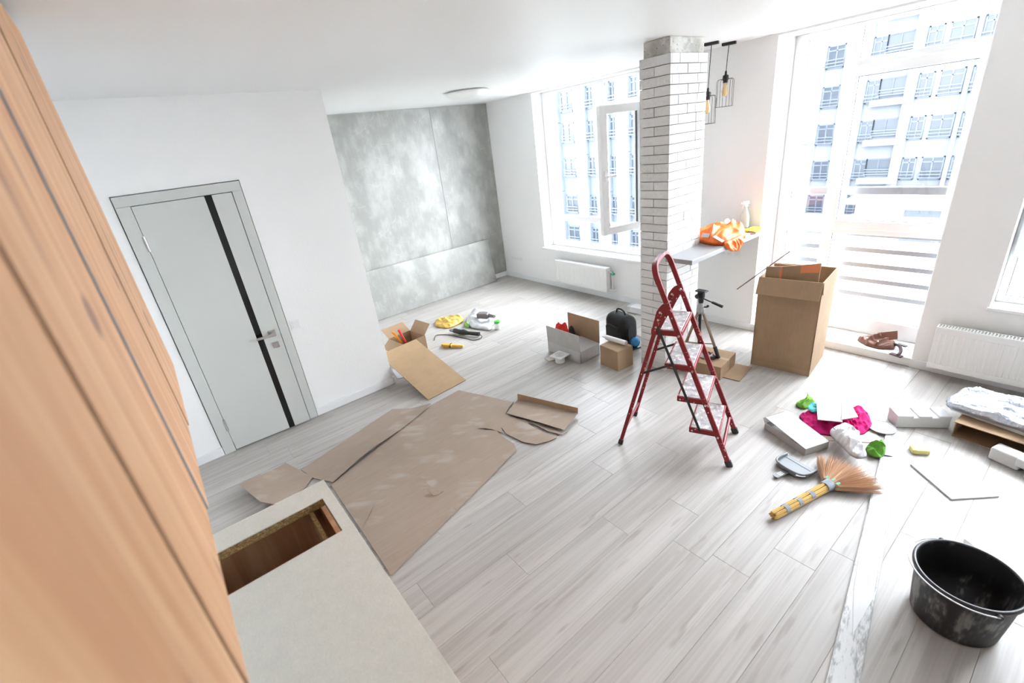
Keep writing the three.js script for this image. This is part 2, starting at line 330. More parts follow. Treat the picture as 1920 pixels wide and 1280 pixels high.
// ------------------------------------------------------------------ windows
function frameRing(x0, x1, y0, y1, w, z0, z1, r = 0.006) { return [rb(x0, x0 + w, y0, y1, z0, z1, r), rb(x1 - w, x1, y0, y1, z0, z1, r), rb(x0 + w - 0.004, x1 - w + 0.004, y0, y0 + w, z0, z1, r), rb(x0 + w - 0.004, x1 - w + 0.004, y1 - w, y1, z0, z1, r)]; }
function pane(parent, x0, x1, y0, y1, z) {
  const p = part('pane', new THREE.PlaneGeometry(x1 - x0, y1 - y0).translate((x0 + x1) / 2, (y0 + y1) / 2, z), M.glass, parent);
  part('gasket', [bb(x0 - 0.001, x0 + 0.004, y0, y1, z, z + 0.006), bb(x1 - 0.004, x1 + 0.001, y0, y1, z, z + 0.006), bb(x0, x1, y0 - 0.001, y0 + 0.004, z, z + 0.006), bb(x0, x1, y1 - 0.004, y1 + 0.001, z, z + 0.006)], M.gasket, p);
}
{ // window_1: left, its casement swung into the room
  const w = struct('window_1', 'white window behind the brick pillar with its casement swung open', 'window');
  const [a, b, y0, y1] = OPEN[0], z0 = -0.235, z1 = -0.175;
  part('frame', [rb(a, -3.61, y0, y1, z0, z1, 0.006), rb(-2.07, b, y0, y1, z0, z1, 0.006), rb(-3.62, -2.06, 2.595, y1, z0, z1, 0.006), rb(-3.62, -2.06, y0, 0.662, z0, z1, 0.006), rb(-2.743, -2.64, 0.65, 2.6, z0, z1 + 0.004, 0.006), rb(-3.62, -2.74, 0.951, 1.027, z0, z1 + 0.002, 0.006), rb(-2.645, -2.06, 2.315, 2.385, z0, z1 + 0.002, 0.006), rb(-2.645, -2.06, 0.9, 0.965, z0, z1 + 0.002, 0.006)], M.pvc, w);
  pane(w, -3.61, -2.743, 1.027, 2.596, -0.2); pane(w, -3.61, -2.743, 0.662, 0.951, -0.2); pane(w, -2.64, -2.07, 2.385, 2.596, -0.2); pane(w, -2.64, -2.07, 0.662, 0.9, -0.2);
  part('sill', rb(a - 0.03, b + 0.03, y0 - 0.03, y0, -0.18, 0.035, 0.008), M.pvc, w);
  const s = new THREE.Group(); s.name = 'casement'; w.add(s); s.position.set(-2.095, 0, -0.17); s.rotation.y = 1.31;
  const sw = 0.575, sy0 = 0.945, sy1 = 2.325, q = 0.085;
  part('sash_frame', [rb(-sw, -sw + q, sy0, sy1, -0.035, 0.035, 0.008), rb(-q, 0, sy0, sy1, -0.035, 0.035, 0.008), rb(-sw + q - 0.005, -q + 0.005, sy0, sy0 + q, -0.035, 0.035, 0.008), rb(-sw + q - 0.005, -q + 0.005, sy1 - q, sy1, -0.035, 0.035, 0.008)], M.pvc, s);
  part('pane', new THREE.PlaneGeometry(sw - 2 * q, sy1 - sy0 - 2 * q).translate(-sw / 2, (sy0 + sy1) / 2, 0), M.glass, s);
  part('gasket', [bb(-sw + q - 0.001, -sw + q + 0.005, sy0 + q, sy1 - q, 0, 0.03), bb(-q - 0.005, -q + 0.001, sy0 + q, sy1 - q, 0, 0.03)], M.gasket, s);
  part('handle', [rb(-sw + 0.03, -sw + 0.055, 1.55, 1.66, 0.035, 0.047, 0.004), rb(-sw + 0.034, -sw + 0.051, 1.59, 1.61, 0.045, 0.075, 0.004), rb(-sw + 0.034, -sw + 0.17, 1.59, 1.61, 0.066, 0.08, 0.005)], M.pvc, s);
  part('hinge', [cyl(0.009, 0.009, 0.09).translate(0.004, 1.1, 0.03), cyl(0.009, 0.009, 0.09).translate(0.004, 2.1, 0.03)], M.pvc, s);
}
{ // window_2: tall French window with a low ledge
  const w = struct('window_2', 'tall white French window behind the tall carton', 'window');
  const [a, b, y0, y1] = OPEN[1], z0 = -0.385, z1 = -0.325;
  part('frame', [rb(a, -0.505, y0, y1, z0, z1, 0.006), rb(0.655, b, y0, y1, z0, z1, 0.006), rb(-0.51, 0.66, 2.6, y1, z0, z1, 0.006), rb(-0.51, 0.66, y0, 0.219, z0, z1, 0.006), rb(-0.196, -0.112, 0.2, 2.61, z0, z1 + 0.006, 0.006), rb(-0.51, -0.19, 0.985, 1.067, z0, z1 + 0.003, 0.006), rb(-0.115, 0.66, 0.985, 1.06, z0, z1 + 0.003, 0.006), rb(-0.115, 0.66, 2.3, 2.372, z0, z1 + 0.003, 0.006)], M.pvc, w);
  pane(w, -0.505, -0.196, 1.067, 2.602, -0.35); pane(w, -0.505, -0.196, 0.219, 0.985, -0.35); pane(w, -0.112, 0.655, 2.372, 2.602, -0.35); pane(w, -0.112, 0.655, 0.219, 0.985, -0.35);
  const s = new THREE.Group(); s.name = 'casement'; w.add(s);
  part('sash_frame', [rb(-0.155, -0.095, 1.03, 2.325, -0.35, -0.3, 0.006), rb(0.622, 0.69, 1.03, 2.325, -0.35, -0.3, 0.006), rb(-0.1, 0.63, 1.03, 1.105, -0.35, -0.3, 0.006), rb(-0.1, 0.63, 2.247, 2.325, -0.35, -0.3, 0.006)], M.pvc, s);
  pane(s, -0.095, 0.622, 1.105, 2.247, -0.335);
  part('handle', [rb(0.645, 0.67, 1.5, 1.6, -0.3, -0.288, 0.003), rb(0.65, 0.666, 1.46, 1.58, -0.27, -0.258, 0.004), rb(0.65, 0.666, 1.565, 1.58, -0.29, -0.262, 0.003)], M.pvc, s);
  part('ledge', rb(a - 0.002, b + 0.002, 0.0, y0, z1, 0.004, 0.006), M.pvc, w);
}
{ // window_3: right edge, runs on out of the picture
  const w = struct('window_3', 'white window over the wide radiator by the picture edge', 'window');
  const [a, b, y0, y1] = OPEN[2], z0 = -0.215, z1 = -0.155, m = 1.95;
  part('frame', [...frameRing(a, b, y0, y1, 0.045, z0, z1), rb(m - 0.05, m + 0.05, y0, y1, z0, z1 + 0.004, 0.006), rb(a + 0.04, b - 0.04, 0.93, 1.0, z0, z1 + 0.003, 0.006)], M.pvc, w);
  pane(w, a + 0.045, m - 0.05, y0 + 0.045, 0.93, -0.18); pane(w, m + 0.05, b - 0.045, y0 + 0.045, 0.93, -0.18); pane(w, m + 0.05, b - 0.045, 1.0, y1 - 0.045, -0.18);
  const s = new THREE.Group(); s.name = 'casement'; w.add(s);
  part('sash_frame', frameRing(a + 0.02, m - 0.02, 0.96, y1 - 0.03, 0.085, -0.18, -0.13), M.pvc, s); pane(s, a + 0.105, m - 0.105, 1.045, y1 - 0.115, -0.16);
  part('sill', rb(a - 0.012, b + 0.03, y0 - 0.025, y0, -0.16, 0.02, 0.006), M.pvc, w);
}
function railing(x0, x1, label) {
  const t = thing('balcony_railing', label, 'railing', [(x0 + x1) / 2, 0, -0.5], 0, 'steel railings outside the windows'), h = (x1 - x0) / 2;
  for (const y of [0.25, 0.388, 0.526, 0.667, 0.808, 0.95, 1.096]) part('rail', rb(-h, h, y - 0.021, y + 0.021, -0.006, 0.006, 0.003), M.darkSteel, t);
  part('top_rail', rb(-h, h, 1.3, 1.365, -0.02, 0.02, 0.006), M.darkSteel, t);
  for (const x of [-h, h]) { part('post', rb(x - 0.02, x + 0.02, 0.1, 1.34, -0.015, 0.015, 0.004), M.darkSteel, t); part('wall_bracket', rb(x - 0.03, x + 0.03, 0.2, 0.3, 0.0, 0.085, 0.004), M.darkSteel, t); }
}
railing(-0.82, 0.9, 'dark steel railing with flat bars outside the French window');
railing(0.98, 2.85, 'dark steel railing outside the window above the wide radiator');

// ------------------------------------------------------------------ door and switch
{
  const d = struct('door_1', 'flush white door with a black glass stripe', 'door');
  const z0 = 3.977, z1 = 4.591;
  part('door_frame', [rb(XD - 0.06, XD + 0.013, 0, 2.0035, 3.906, z0 - 0.003, 0.002), rb(XD - 0.06, XD + 0.013, 0, 2.0035, z1 + 0.003, 4.676, 0.002), rb(XD - 0.06, XD + 0.013, 2.004, 2.072, 3.906, 4.676, 0.002)], M.door, d);
  const leaf = new THREE.Group(); leaf.name = 'door_leaf'; d.add(leaf); leaf.position.set(XD + 0.012, 0, z1); leaf.rotation.y = -0.035;   // hinged at z1, a touch ajar
  const Lw = z1 - z0 - 0.004;
  part('leaf_panel', [rb(-0.04, 0, 0.008, 2.0, -Lw + 0.178, 0, 0.002), rb(-0.04, 0, 0.008, 2.0, -Lw, -Lw + 0.132, 0.002)], M.door, leaf);
  part('glass_stripe', bb(-0.038, -0.0015, 0.008, 2.0, -Lw + 0.132, -Lw + 0.178), M.blackGlass, leaf);
  part('handle', [rb(0, 0.01, 0.855, 0.91, -Lw + 0.032, -Lw + 0.087, 0.002), rod(V(0.005, 0.883, -Lw + 0.06), V(0.05, 0.883, -Lw + 0.06), 0.009), rb(0.042, 0.056, 0.873, 0.893, -Lw + 0.05, -Lw + 0.185, 0.003)], M.steel, leaf);
  part('lock_rose', [rb(0, 0.009, 0.758, 0.808, -Lw + 0.034, -Lw + 0.084, 0.002), rod(V(0.008, 0.783, -Lw + 0.059), V(0.016, 0.783, -Lw + 0.059), 0.011)], M.steel, leaf);
  part('latch', bb(-0.03, -0.012, 0.86, 0.89, -Lw - 0.006, -Lw + 0.002), M.darkSteel, leaf);
  for (const y of [1.697, 0.197]) part('hinge', [cyl(0.007, 0.007, 0.105, 12).translate(XD + 0.016, y, z1 + 0.002), rb(XD + 0.011, XD + 0.0145, y, y + 0.105, z1 - 0.008, z1 + 0.012, 0.001)], M.steel, d);
  const s = thing('light_switch', 'square white light switch beside the white door', 'switch', [XD, 0.893, 3.84]);
  part('plate', rb(0, 0.009, -0.041, 0.041, -0.041, 0.041, 0.003), M.pvc, s); part('rocker', rb(0.008, 0.013, -0.029, 0.029, -0.029, 0.029, 0.002), M.white, s);
}

// ------------------------------------------------------------------ brick pillar and the bar shelf
{
  const p = struct('pillar', 'square pillar clad in white bricks with bare concrete at its top', 'pillar');
  const X0 = -1.025, X1 = -0.755, Z0 = 0.797, Z1 = 1.277, d = 0.021, g = 0.0045, ch = 0.067;
  part('core', bb(X0 + d - 0.003, X1 - d + 0.003, 0, 2.53, Z0 + d - 0.003, Z1 - d + 0.003), M.mortar, p);
  part('concrete_top', rb(X0 + d, X1 - d, 2.5, H, Z0 + d, Z1 - d, 0.006), M.raw, p);
  srand(5);
  const brick = (x0, x1, y0, y1, z0, z1) => part('brick', rb(x0, x1, y0, y1, z0, z1, 0.003, 1), rnd() < 0.6 ? M.brick : M.brickB, p);
  for (let k = 0; k < 38; k++) {
    const y1 = 2.537 - k * ch, y0 = Math.max(0, y1 - ch + g), e = () => rr(-0.0015, 0.0015); if (y1 - y0 < 0.008) continue;
    const even = k % 2 === 0, xs = even ? [X0, X1] : [X0, X0 + 0.133, X1];
    for (let i = 0; i + 1 < xs.length; i++) { const a = xs[i] + (i ? g / 2 : 0), b = xs[i + 1] - (i + 2 < xs.length ? g / 2 : 0); brick(a, b, y0, y1, Z1 - d, Z1 + e()); brick(a, b, y0, y1, Z0 + e(), Z0 + d); }
    const zs = [Z1 - d, ...(even ? [1.167, 0.926] : [1.052, 0.90 + rr(-0.05, 0.05)]).map((z) => z + rr(-0.006, 0.006)), Z0 + d];
    for (let i = 0; i + 1 < zs.length; i++) { const a = zs[i] - (i ? g / 2 : 0), b = zs[i + 1] + (i + 2 < zs.length ? g / 2 : 0); brick(X1 - d, X1 + e(), y0, y1, b, a); brick(X0 + e(), X0 + d, y0, y1, b, a); }
  }
}
const SY = 1.075;
{
  const s = thing('bar_shelf', 'grey bar shelf running from the brick pillar to the window wall', 'shelf');
  const sh = new THREE.Shape([[-0.752, -1.3], [-0.752, -0.792], [-1.03, -0.792], [-1.03, -0.002], [-0.612, -0.002], [-0.612, 0.05], [-0.515, 0.05], [-0.515, -1.3]].map(([x, y]) => new THREE.Vector2(x, y)));
  part('board', uvBox(new THREE.ExtrudeGeometry(sh, { depth: 0.03, bevelEnabled: true, bevelThickness: 0.004, bevelSize: 0.003, bevelSegments: 2 }).rotateX(-Math.PI / 2).translate(0, SY - 0.034, 0)), M.shelf, s);
  part('front_edging', rb(-0.752, -0.515, SY - 0.036, SY - 0.002, 1.303, 1.3055, 0.001), M.shelfEdge, s);
  part('bracket', [bb(-0.98, -0.955, 0.9, SY - 0.037, 0.001, 0.02), bb(-0.98, -0.955, SY - 0.06, SY - 0.037, 0.02, 0.2)], M.steel, s);
}

// ------------------------------------------------------------------ radiators, sockets, lamps
function radiator(x0, len, y0, h, z0, dep, label) {
  const t = thing('radiator', label, 'radiator', [x0, y0, z0]);
  const pr = new THREE.Shape(), n = Math.round((len - 0.04) / 0.0333), st = (len - 0.04) / n; pr.moveTo(0.0, 0); pr.lineTo(0, -0.006);
  pr.lineTo(0.02, -0.006);
  for (let i = 0; i < n; i++) { const a = 0.02 + i * st; pr.lineTo(a + st * 0.2, -0.006); pr.lineTo(a + st * 0.36, -0.0088); pr.lineTo(a + st * 0.64, -0.0088); pr.lineTo(a + st * 0.8, -0.006); }
  pr.lineTo(len, -0.006); pr.lineTo(len, 0);
  const ribs = new THREE.ExtrudeGeometry(pr, { depth: h - 0.075, bevelEnabled: false }).rotateX(-Math.PI / 2).translate(0, 0.036, dep - 0.01);
  part('front_panel', [ribs, rb(0, len, 0, 0.042, dep - 0.014, dep, 0.004), rb(0, len, h - 0.045, h, dep - 0.014, dep, 0.004), rb(0.01, len - 0.01, 0.03, h - 0.03, dep - 0.02, dep - 0.01, 0.002)], M.rad, t);
  part('back_panel', rb(0.01, len - 0.01, 0.01, h - 0.012, 0.028, 0.045, 0.004), M.rad, t);
  part('fins', Array.from({ length: Math.floor(len / 0.03) }, (_, i) => bb(0.02 + i * 0.03, 0.0215 + i * 0.03, 0.03, h - 0.08, 0.045, dep - 0.02)), M.rad, t);
  for (const s of [0, 1]) part('side_cover', rb(s ? len - 0.004 : 0, s ? len : 0.004, 0.004, h + 0.002, 0.024, dep - 0.003, 0.0015), M.rad, t);
  const gr = [bb(0, len, h - 0.002, h + 0.003, 0.024, 0.034), bb(0, len, h - 0.002, h + 0.003, dep - 0.012, dep - 0.001), bb(0, len, h - 0.002, h + 0.003, (0.024 + dep) / 2 - 0.004, (0.024 + dep) / 2 + 0.004)];
  for (let i = 0; i * 0.018 < len; i++) gr.push(bb(i * 0.018, Math.min(len, i * 0.018 + 0.0075), h - 0.002, h + 0.0025, 0.03, dep - 0.008));
  part('top_grille', gr, M.rad, t);
  for (const x of [0.15, len - 0.18]) part('wall_hook', bb(x, x + 0.03, 0.03, h - 0.03, -0.028, 0.03), M.rad, t);
  return t;
}
{
  const t = radiator(-3.4, 0.965, 0.125, 0.325, 0.028, 0.1, 'small white panel radiator under the open window');
  part('valve', [rod(V(0.965, 0.27, 0.06), V(1.03, 0.27, 0.06), 0.009), cyl(0.014, 0.014, 0.05).translate(1.03, 0.235, 0.06)], M.steel, t);
  part('valve_cap', rod(V(1.025, 0.262, 0.06), V(1.075, 0.262, 0.075), 0.018, 0.016), plastic(0.05, 0.38, 0.2), t);
  part('pipe', [rod(V(1.03, 0.02, 0.06), V(1.03, 0.24, 0.06), 0.006), rod(V(0.965, 0.03, 0.06), V(1.04, 0.03, 0.06), 0.01), rod(V(1.03, 0.03, 0.06), V(1.03, 0.03, -0.028), 0.008)], M.pvc, t);
  radiator(0.836, 1.25, 0.09, 0.34, 0.03, 0.102, 'wide white ribbed panel radiator beside the French window');
  const sk = (x, y, label, n) => { const s = thing('socket_strip', label, 'socket', [x, y, 0]); part('plate', rb(0, n * 0.071, -0.04, 0.04, 0, 0.009, 0.003), M.pvc, s); for (let i = 0; i < n; i++) { part('insert', rb(i * 0.071 + 0.012, i * 0.071 + 0.059, -0.024, 0.024, 0.008, 0.012, 0.002), M.white, s); part('contact', [rod(V(i * 0.071 + 0.026, 0, 0.011), V(i * 0.071 + 0.026, 0, 0.0125), 0.004), rod(V(i * 0.071 + 0.045, 0, 0.011), V(i * 0.071 + 0.045, 0, 0.0125), 0.004)], M.steel, s); } };
  sk(-4.58, 0.325, 'white strip of four sockets near the grey panelled corner', 4);
  sk(-0.99, 0.79, 'white strip of three sockets under the grey bar shelf', 3);
  const c = thing('ceiling_lamp', 'round flat white ceiling lamp in front of the grey panels', 'lamp', [-3.2, H, 1.375]);
  part('mount', new THREE.CylinderGeometry(0.2, 0.2, 0.03, 48).translate(0, -0.015, 0), M.white, c);
  part('diffuser', lathe([[0, -0.085], [0.08, -0.083], [0.15, -0.074], [0.2, -0.058], [0.23, -0.036], [0.24, -0.02], [0.232, -0.012], [0.19, -0.01]].map(([x, y]) => [x, y]), 56), phys(rgb(0.88, 0.88, 0.87), 0.3), c);
  const pend = (x, z, y, label) => {
    const t = thing('pendant_lamp', label, 'lamp', [x, H, z], 0.3, 'cage pendants beside the brick pillar');
    part('canopy', rb(-0.055, 0.055, -0.022, 0, -0.022, 0.022, 0.004), M.black, t);
    part('cord', tube([V(0, -0.01, 0), V(-0.006, (y - H) * 0.5, 0.004), V(-0.012, y - H, 0)], 0.0032, 20, 6), M.black, t);
    const q = y - H; part('lamp_holder', lathe([[0, 0.03], [0.008, 0.028], [0.01, 0.0], [0.024, -0.006], [0.026, -0.04], [0.02, -0.045], [0.02, -0.062], [0, -0.064]], 20).translate(-0.012, q, 0), M.black, t);
    const cg = [], R = 0.068; for (let i = 0; i < 8; i++) { const a = i / 8 * Math.PI * 2, cx = Math.cos(a), cz = Math.sin(a); cg.push(tube([V(0.02 * cx, -0.034, 0.02 * cz), V(R * 0.82 * cx, -0.034, R * 0.82 * cz), V(R * cx, -0.045, R * cz), V(R * 1.02 * cx, -0.13, R * 1.02 * cz), V(R * 1.05 * cx, -0.25, R * 1.05 * cz)], 0.0018, 24, 5)); }
    cg.push(new THREE.TorusGeometry(R * 1.05, 0.0018, 6, 48).rotateX(Math.PI / 2).translate(0, -0.25, 0));
    part('cage', mrg(cg).translate(-0.012, q, 0), M.black, t);
    part('bulb', lathe([[0, -0.17], [0.014, -0.166], [0.024, -0.15], [0.026, -0.13], [0.02, -0.1], [0.013, -0.08], [0.012, -0.062]], 24).translate(-0.012, q, 0), phys(rgb(0.95, 0.78, 0.5), 0.15, { transmission: 0.6, thickness: 0 }), t);
  };
  pend(-0.92, 0.2, 2.405, 'black cage pendant lamp on the shorter cord');
  pend(-0.93, 0.455, 2.285, 'black cage pendant lamp on the longer cord half behind the pillar');
}

// ------------------------------------------------------------------ kitchen units by the camera
{
  const edges = [-0.828, -0.163, 0.338, 0.842, 1.44], which = ['farthest from the camera, at the end of the row', 'second from the end of the row', 'beside the camera with a grey seam', 'nearest the lower picture corner'];
  for (let i = 0; i + 1 < edges.length; i++) {
    const a = edges[i], b = edges[i + 1], t = thing('wall_cabinet', 'honey oak wall cabinet ' + which[i], 'cabinet', [a, 1.42, 4.669], 0, 'honey oak wall cabinets'), w = b - a;
    part('body', rb(0.001, w - 0.001, 0.002, 1.19, 0.03, ZB - 4.669 - 0.002, 0.001), i === 1 || i === 2 ? M.greyEdge : M.honeyEdge, t);
    const dz = [-0.0045, -0.001, 0.004, 0.0085, 0.009][i], dr = part('door', uvBox(new RoundedBoxGeometry(w - 0.004, 1.19, 0.019, 2, 0.001).translate(w / 2, 0.595, 0.0095 + dz), 1, 1, i * 0.37, i * 0.53), M.honey, t); part('edge_band', rb(w - 0.0021, w - 0.0008, 0, 1.19, dz + 0.0003, dz + 0.0187, 0.0003), i === 1 ? M.greyEdge : M.honeyEdge, dr);
    if (!i) part('end_panel', rb(-0.012, 0.0005, 0, 1.19, 0.004, ZB - 4.669 - 0.002, 0.001), M.honey, t);
  }
  const t = thing('worktop', 'cream kitchen worktop with a rectangular cut-out for a hob', 'worktop');
  const sh = new THREE.Shape([[-0.357, -4.334], [2.1, -4.334], [2.1, -5.018], [-0.357, -5.018]].map(([x, y]) => new THREE.Vector2(x, y)));
  sh.holes.push(new THREE.Path([[-0.243, -4.374], [-0.243, -4.862], [-0.006, -4.862], [-0.006, -4.374]].map(([x, y]) => new THREE.Vector2(x, y))));
  part('chipboard_core', uvBox(new THREE.ExtrudeGeometry(sh, { depth: 0.0335, bevelEnabled: false }).rotateX(-Math.PI / 2).translate(0, 0.842, 0)), M.chip, t);
  part('top_laminate', uvBox(new THREE.ExtrudeGeometry(sh, { depth: 0.0045, bevelEnabled: false }).rotateX(-Math.PI / 2).translate(0, 0.8755, 0)), M.worktop, t);
  part('edge_band', [rb(-0.3585, 2.1, 0.8415, 0.8805, 4.3325, 4.3345, 0.001), rb(-0.3585, -0.3565, 0.8415, 0.8805, 4.3325, 5.018, 0.001)], std(rgb(0.86, 0.82, 0.72), 0.4), t);
  const cab = (x0, x1, label) => {
    const c = thing('base_cabinet', label, 'cabinet', [x0, 0, 4.37], 0, 'oak base cabinets'), w = x1 - x0, D = 0.64;
    part('side_panel', rb(0, 0.016, 0.1, 0.841, 0.02, D, 0.001), M.honey, c); part('side_panel', rb(w - 0.016, w, 0.1, 0.841, 0.02, D, 0.001), M.honey, c);
    part('bottom_panel', bb(0.016, w - 0.016, 0.1, 0.116, 0.02, D), M.honey, c); part('back_panel', bb(0.016, w - 0.016, 0.116, 0.841, D - 0.008, D), M.honey, c);
    part('front_rail', rb(0.016, w - 0.016, 0.74, 0.84, 0.052, 0.068, 0.001), M.chip, c);
    part('plinth', bb(0.0, w, 0, 0.1, 0.06, 0.075), M.blackSoft, c);
    part('door', rb(0.002, w - 0.002, 0.105, 0.822, 0, 0.019, 0.002), M.honey, c);
    return c;
  };
  cab(-0.335, 0.265, 'oak base cabinet seen dark through the worktop cut-out'); cab(0.267, 0.867, 'oak base cabinet second along under the worktop'); cab(0.869, 2.08, 'wide oak base cabinet at the near end of the worktop');
}

// ------------------------------------------------------------------ outside: yard and the houses across it
{
  const GY = -8, g = struct('ground', 'pale sunlit yard between the houses', 'ground');
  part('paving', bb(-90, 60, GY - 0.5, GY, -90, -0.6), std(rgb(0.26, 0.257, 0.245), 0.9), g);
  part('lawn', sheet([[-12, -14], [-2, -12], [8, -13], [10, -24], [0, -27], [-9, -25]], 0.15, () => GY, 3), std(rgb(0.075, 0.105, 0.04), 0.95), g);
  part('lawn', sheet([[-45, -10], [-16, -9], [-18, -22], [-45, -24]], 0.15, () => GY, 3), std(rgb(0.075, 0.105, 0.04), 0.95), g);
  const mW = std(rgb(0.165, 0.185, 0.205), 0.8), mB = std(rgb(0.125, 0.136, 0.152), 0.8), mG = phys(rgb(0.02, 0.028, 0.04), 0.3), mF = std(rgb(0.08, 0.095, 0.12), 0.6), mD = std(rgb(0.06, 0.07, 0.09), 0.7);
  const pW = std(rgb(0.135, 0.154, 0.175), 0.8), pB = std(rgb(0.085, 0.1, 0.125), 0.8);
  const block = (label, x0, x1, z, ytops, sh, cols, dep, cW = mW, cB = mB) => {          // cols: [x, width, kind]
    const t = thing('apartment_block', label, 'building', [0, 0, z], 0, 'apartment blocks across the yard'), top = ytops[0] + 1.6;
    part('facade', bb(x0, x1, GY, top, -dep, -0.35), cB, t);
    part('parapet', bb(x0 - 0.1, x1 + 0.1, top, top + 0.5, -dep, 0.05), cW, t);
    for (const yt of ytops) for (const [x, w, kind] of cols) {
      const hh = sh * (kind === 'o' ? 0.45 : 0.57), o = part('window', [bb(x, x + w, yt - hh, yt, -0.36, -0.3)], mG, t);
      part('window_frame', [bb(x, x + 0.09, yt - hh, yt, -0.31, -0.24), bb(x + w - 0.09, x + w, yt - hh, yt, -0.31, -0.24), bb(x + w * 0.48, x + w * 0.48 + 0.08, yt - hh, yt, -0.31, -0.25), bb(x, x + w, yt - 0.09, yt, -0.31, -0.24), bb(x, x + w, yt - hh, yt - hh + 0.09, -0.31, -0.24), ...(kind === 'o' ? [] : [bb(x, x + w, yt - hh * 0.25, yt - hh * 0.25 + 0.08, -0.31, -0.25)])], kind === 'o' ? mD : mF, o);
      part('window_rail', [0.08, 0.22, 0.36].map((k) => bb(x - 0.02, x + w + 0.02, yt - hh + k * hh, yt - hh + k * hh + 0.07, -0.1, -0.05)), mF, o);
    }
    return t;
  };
  const YA = [8.4, 5.3, 2.8, -0.1, -3.35, -6.2].map((y) => y), stA = 2.9;
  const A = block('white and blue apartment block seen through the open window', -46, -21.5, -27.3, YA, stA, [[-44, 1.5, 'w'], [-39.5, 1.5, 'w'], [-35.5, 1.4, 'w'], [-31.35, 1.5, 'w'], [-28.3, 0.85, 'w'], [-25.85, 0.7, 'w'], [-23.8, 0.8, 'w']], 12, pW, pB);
  srand(77);
  const strips = [[-46, -44.3], [-42.2, -39.8], [-37.7, -35.8], [-33.7, -31.7], [-29.6, -28.4], [-27.3, -25.9], [-25.1, -23.9], [-22.9, -21.5]];
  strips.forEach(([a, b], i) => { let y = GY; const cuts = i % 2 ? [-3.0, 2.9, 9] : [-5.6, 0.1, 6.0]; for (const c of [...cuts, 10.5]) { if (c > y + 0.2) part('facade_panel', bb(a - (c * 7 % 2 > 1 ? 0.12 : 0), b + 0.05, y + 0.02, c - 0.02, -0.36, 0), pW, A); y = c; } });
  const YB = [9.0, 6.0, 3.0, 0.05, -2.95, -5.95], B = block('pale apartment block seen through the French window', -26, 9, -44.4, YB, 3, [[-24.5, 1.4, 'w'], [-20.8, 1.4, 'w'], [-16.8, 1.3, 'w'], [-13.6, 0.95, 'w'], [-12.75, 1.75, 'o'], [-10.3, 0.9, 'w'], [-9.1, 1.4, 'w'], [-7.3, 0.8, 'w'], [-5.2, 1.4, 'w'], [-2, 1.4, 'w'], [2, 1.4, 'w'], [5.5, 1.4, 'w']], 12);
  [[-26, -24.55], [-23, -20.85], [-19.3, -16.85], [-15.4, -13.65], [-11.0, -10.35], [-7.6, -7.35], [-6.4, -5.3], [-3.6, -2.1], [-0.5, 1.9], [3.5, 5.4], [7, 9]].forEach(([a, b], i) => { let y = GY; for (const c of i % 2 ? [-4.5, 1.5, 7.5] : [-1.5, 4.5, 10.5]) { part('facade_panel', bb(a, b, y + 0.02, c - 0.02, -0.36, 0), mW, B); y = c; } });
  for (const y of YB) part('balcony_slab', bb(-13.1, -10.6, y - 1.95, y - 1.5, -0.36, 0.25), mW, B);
  const p = thing('garage_pavilion', 'low grey pavilion at the foot of the pale apartment block', 'building', [0, GY, -38]);
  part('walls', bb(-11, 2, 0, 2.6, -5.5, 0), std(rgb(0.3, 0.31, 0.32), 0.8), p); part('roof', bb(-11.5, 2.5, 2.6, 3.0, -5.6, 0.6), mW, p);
  part('opening', bb(-8, -4.5, 0, 2.2, -0.02, 0.03), mD, p); part('door', bb(-3, -1.8, 0, 2.2, -0.02, 0.03), mF, p);
  const lp = thing('lamp_post', 'thin grey lamp post standing on the paving outside', 'lamp post', [-4.3, GY, -29]); part('pole', cyl(0.07, 0.045, 4.2, 10), mF, lp); part('head', rb(-0.12, 0.5, 4.15, 4.25, -0.1, 0.1, 0.03), mF, lp);
}

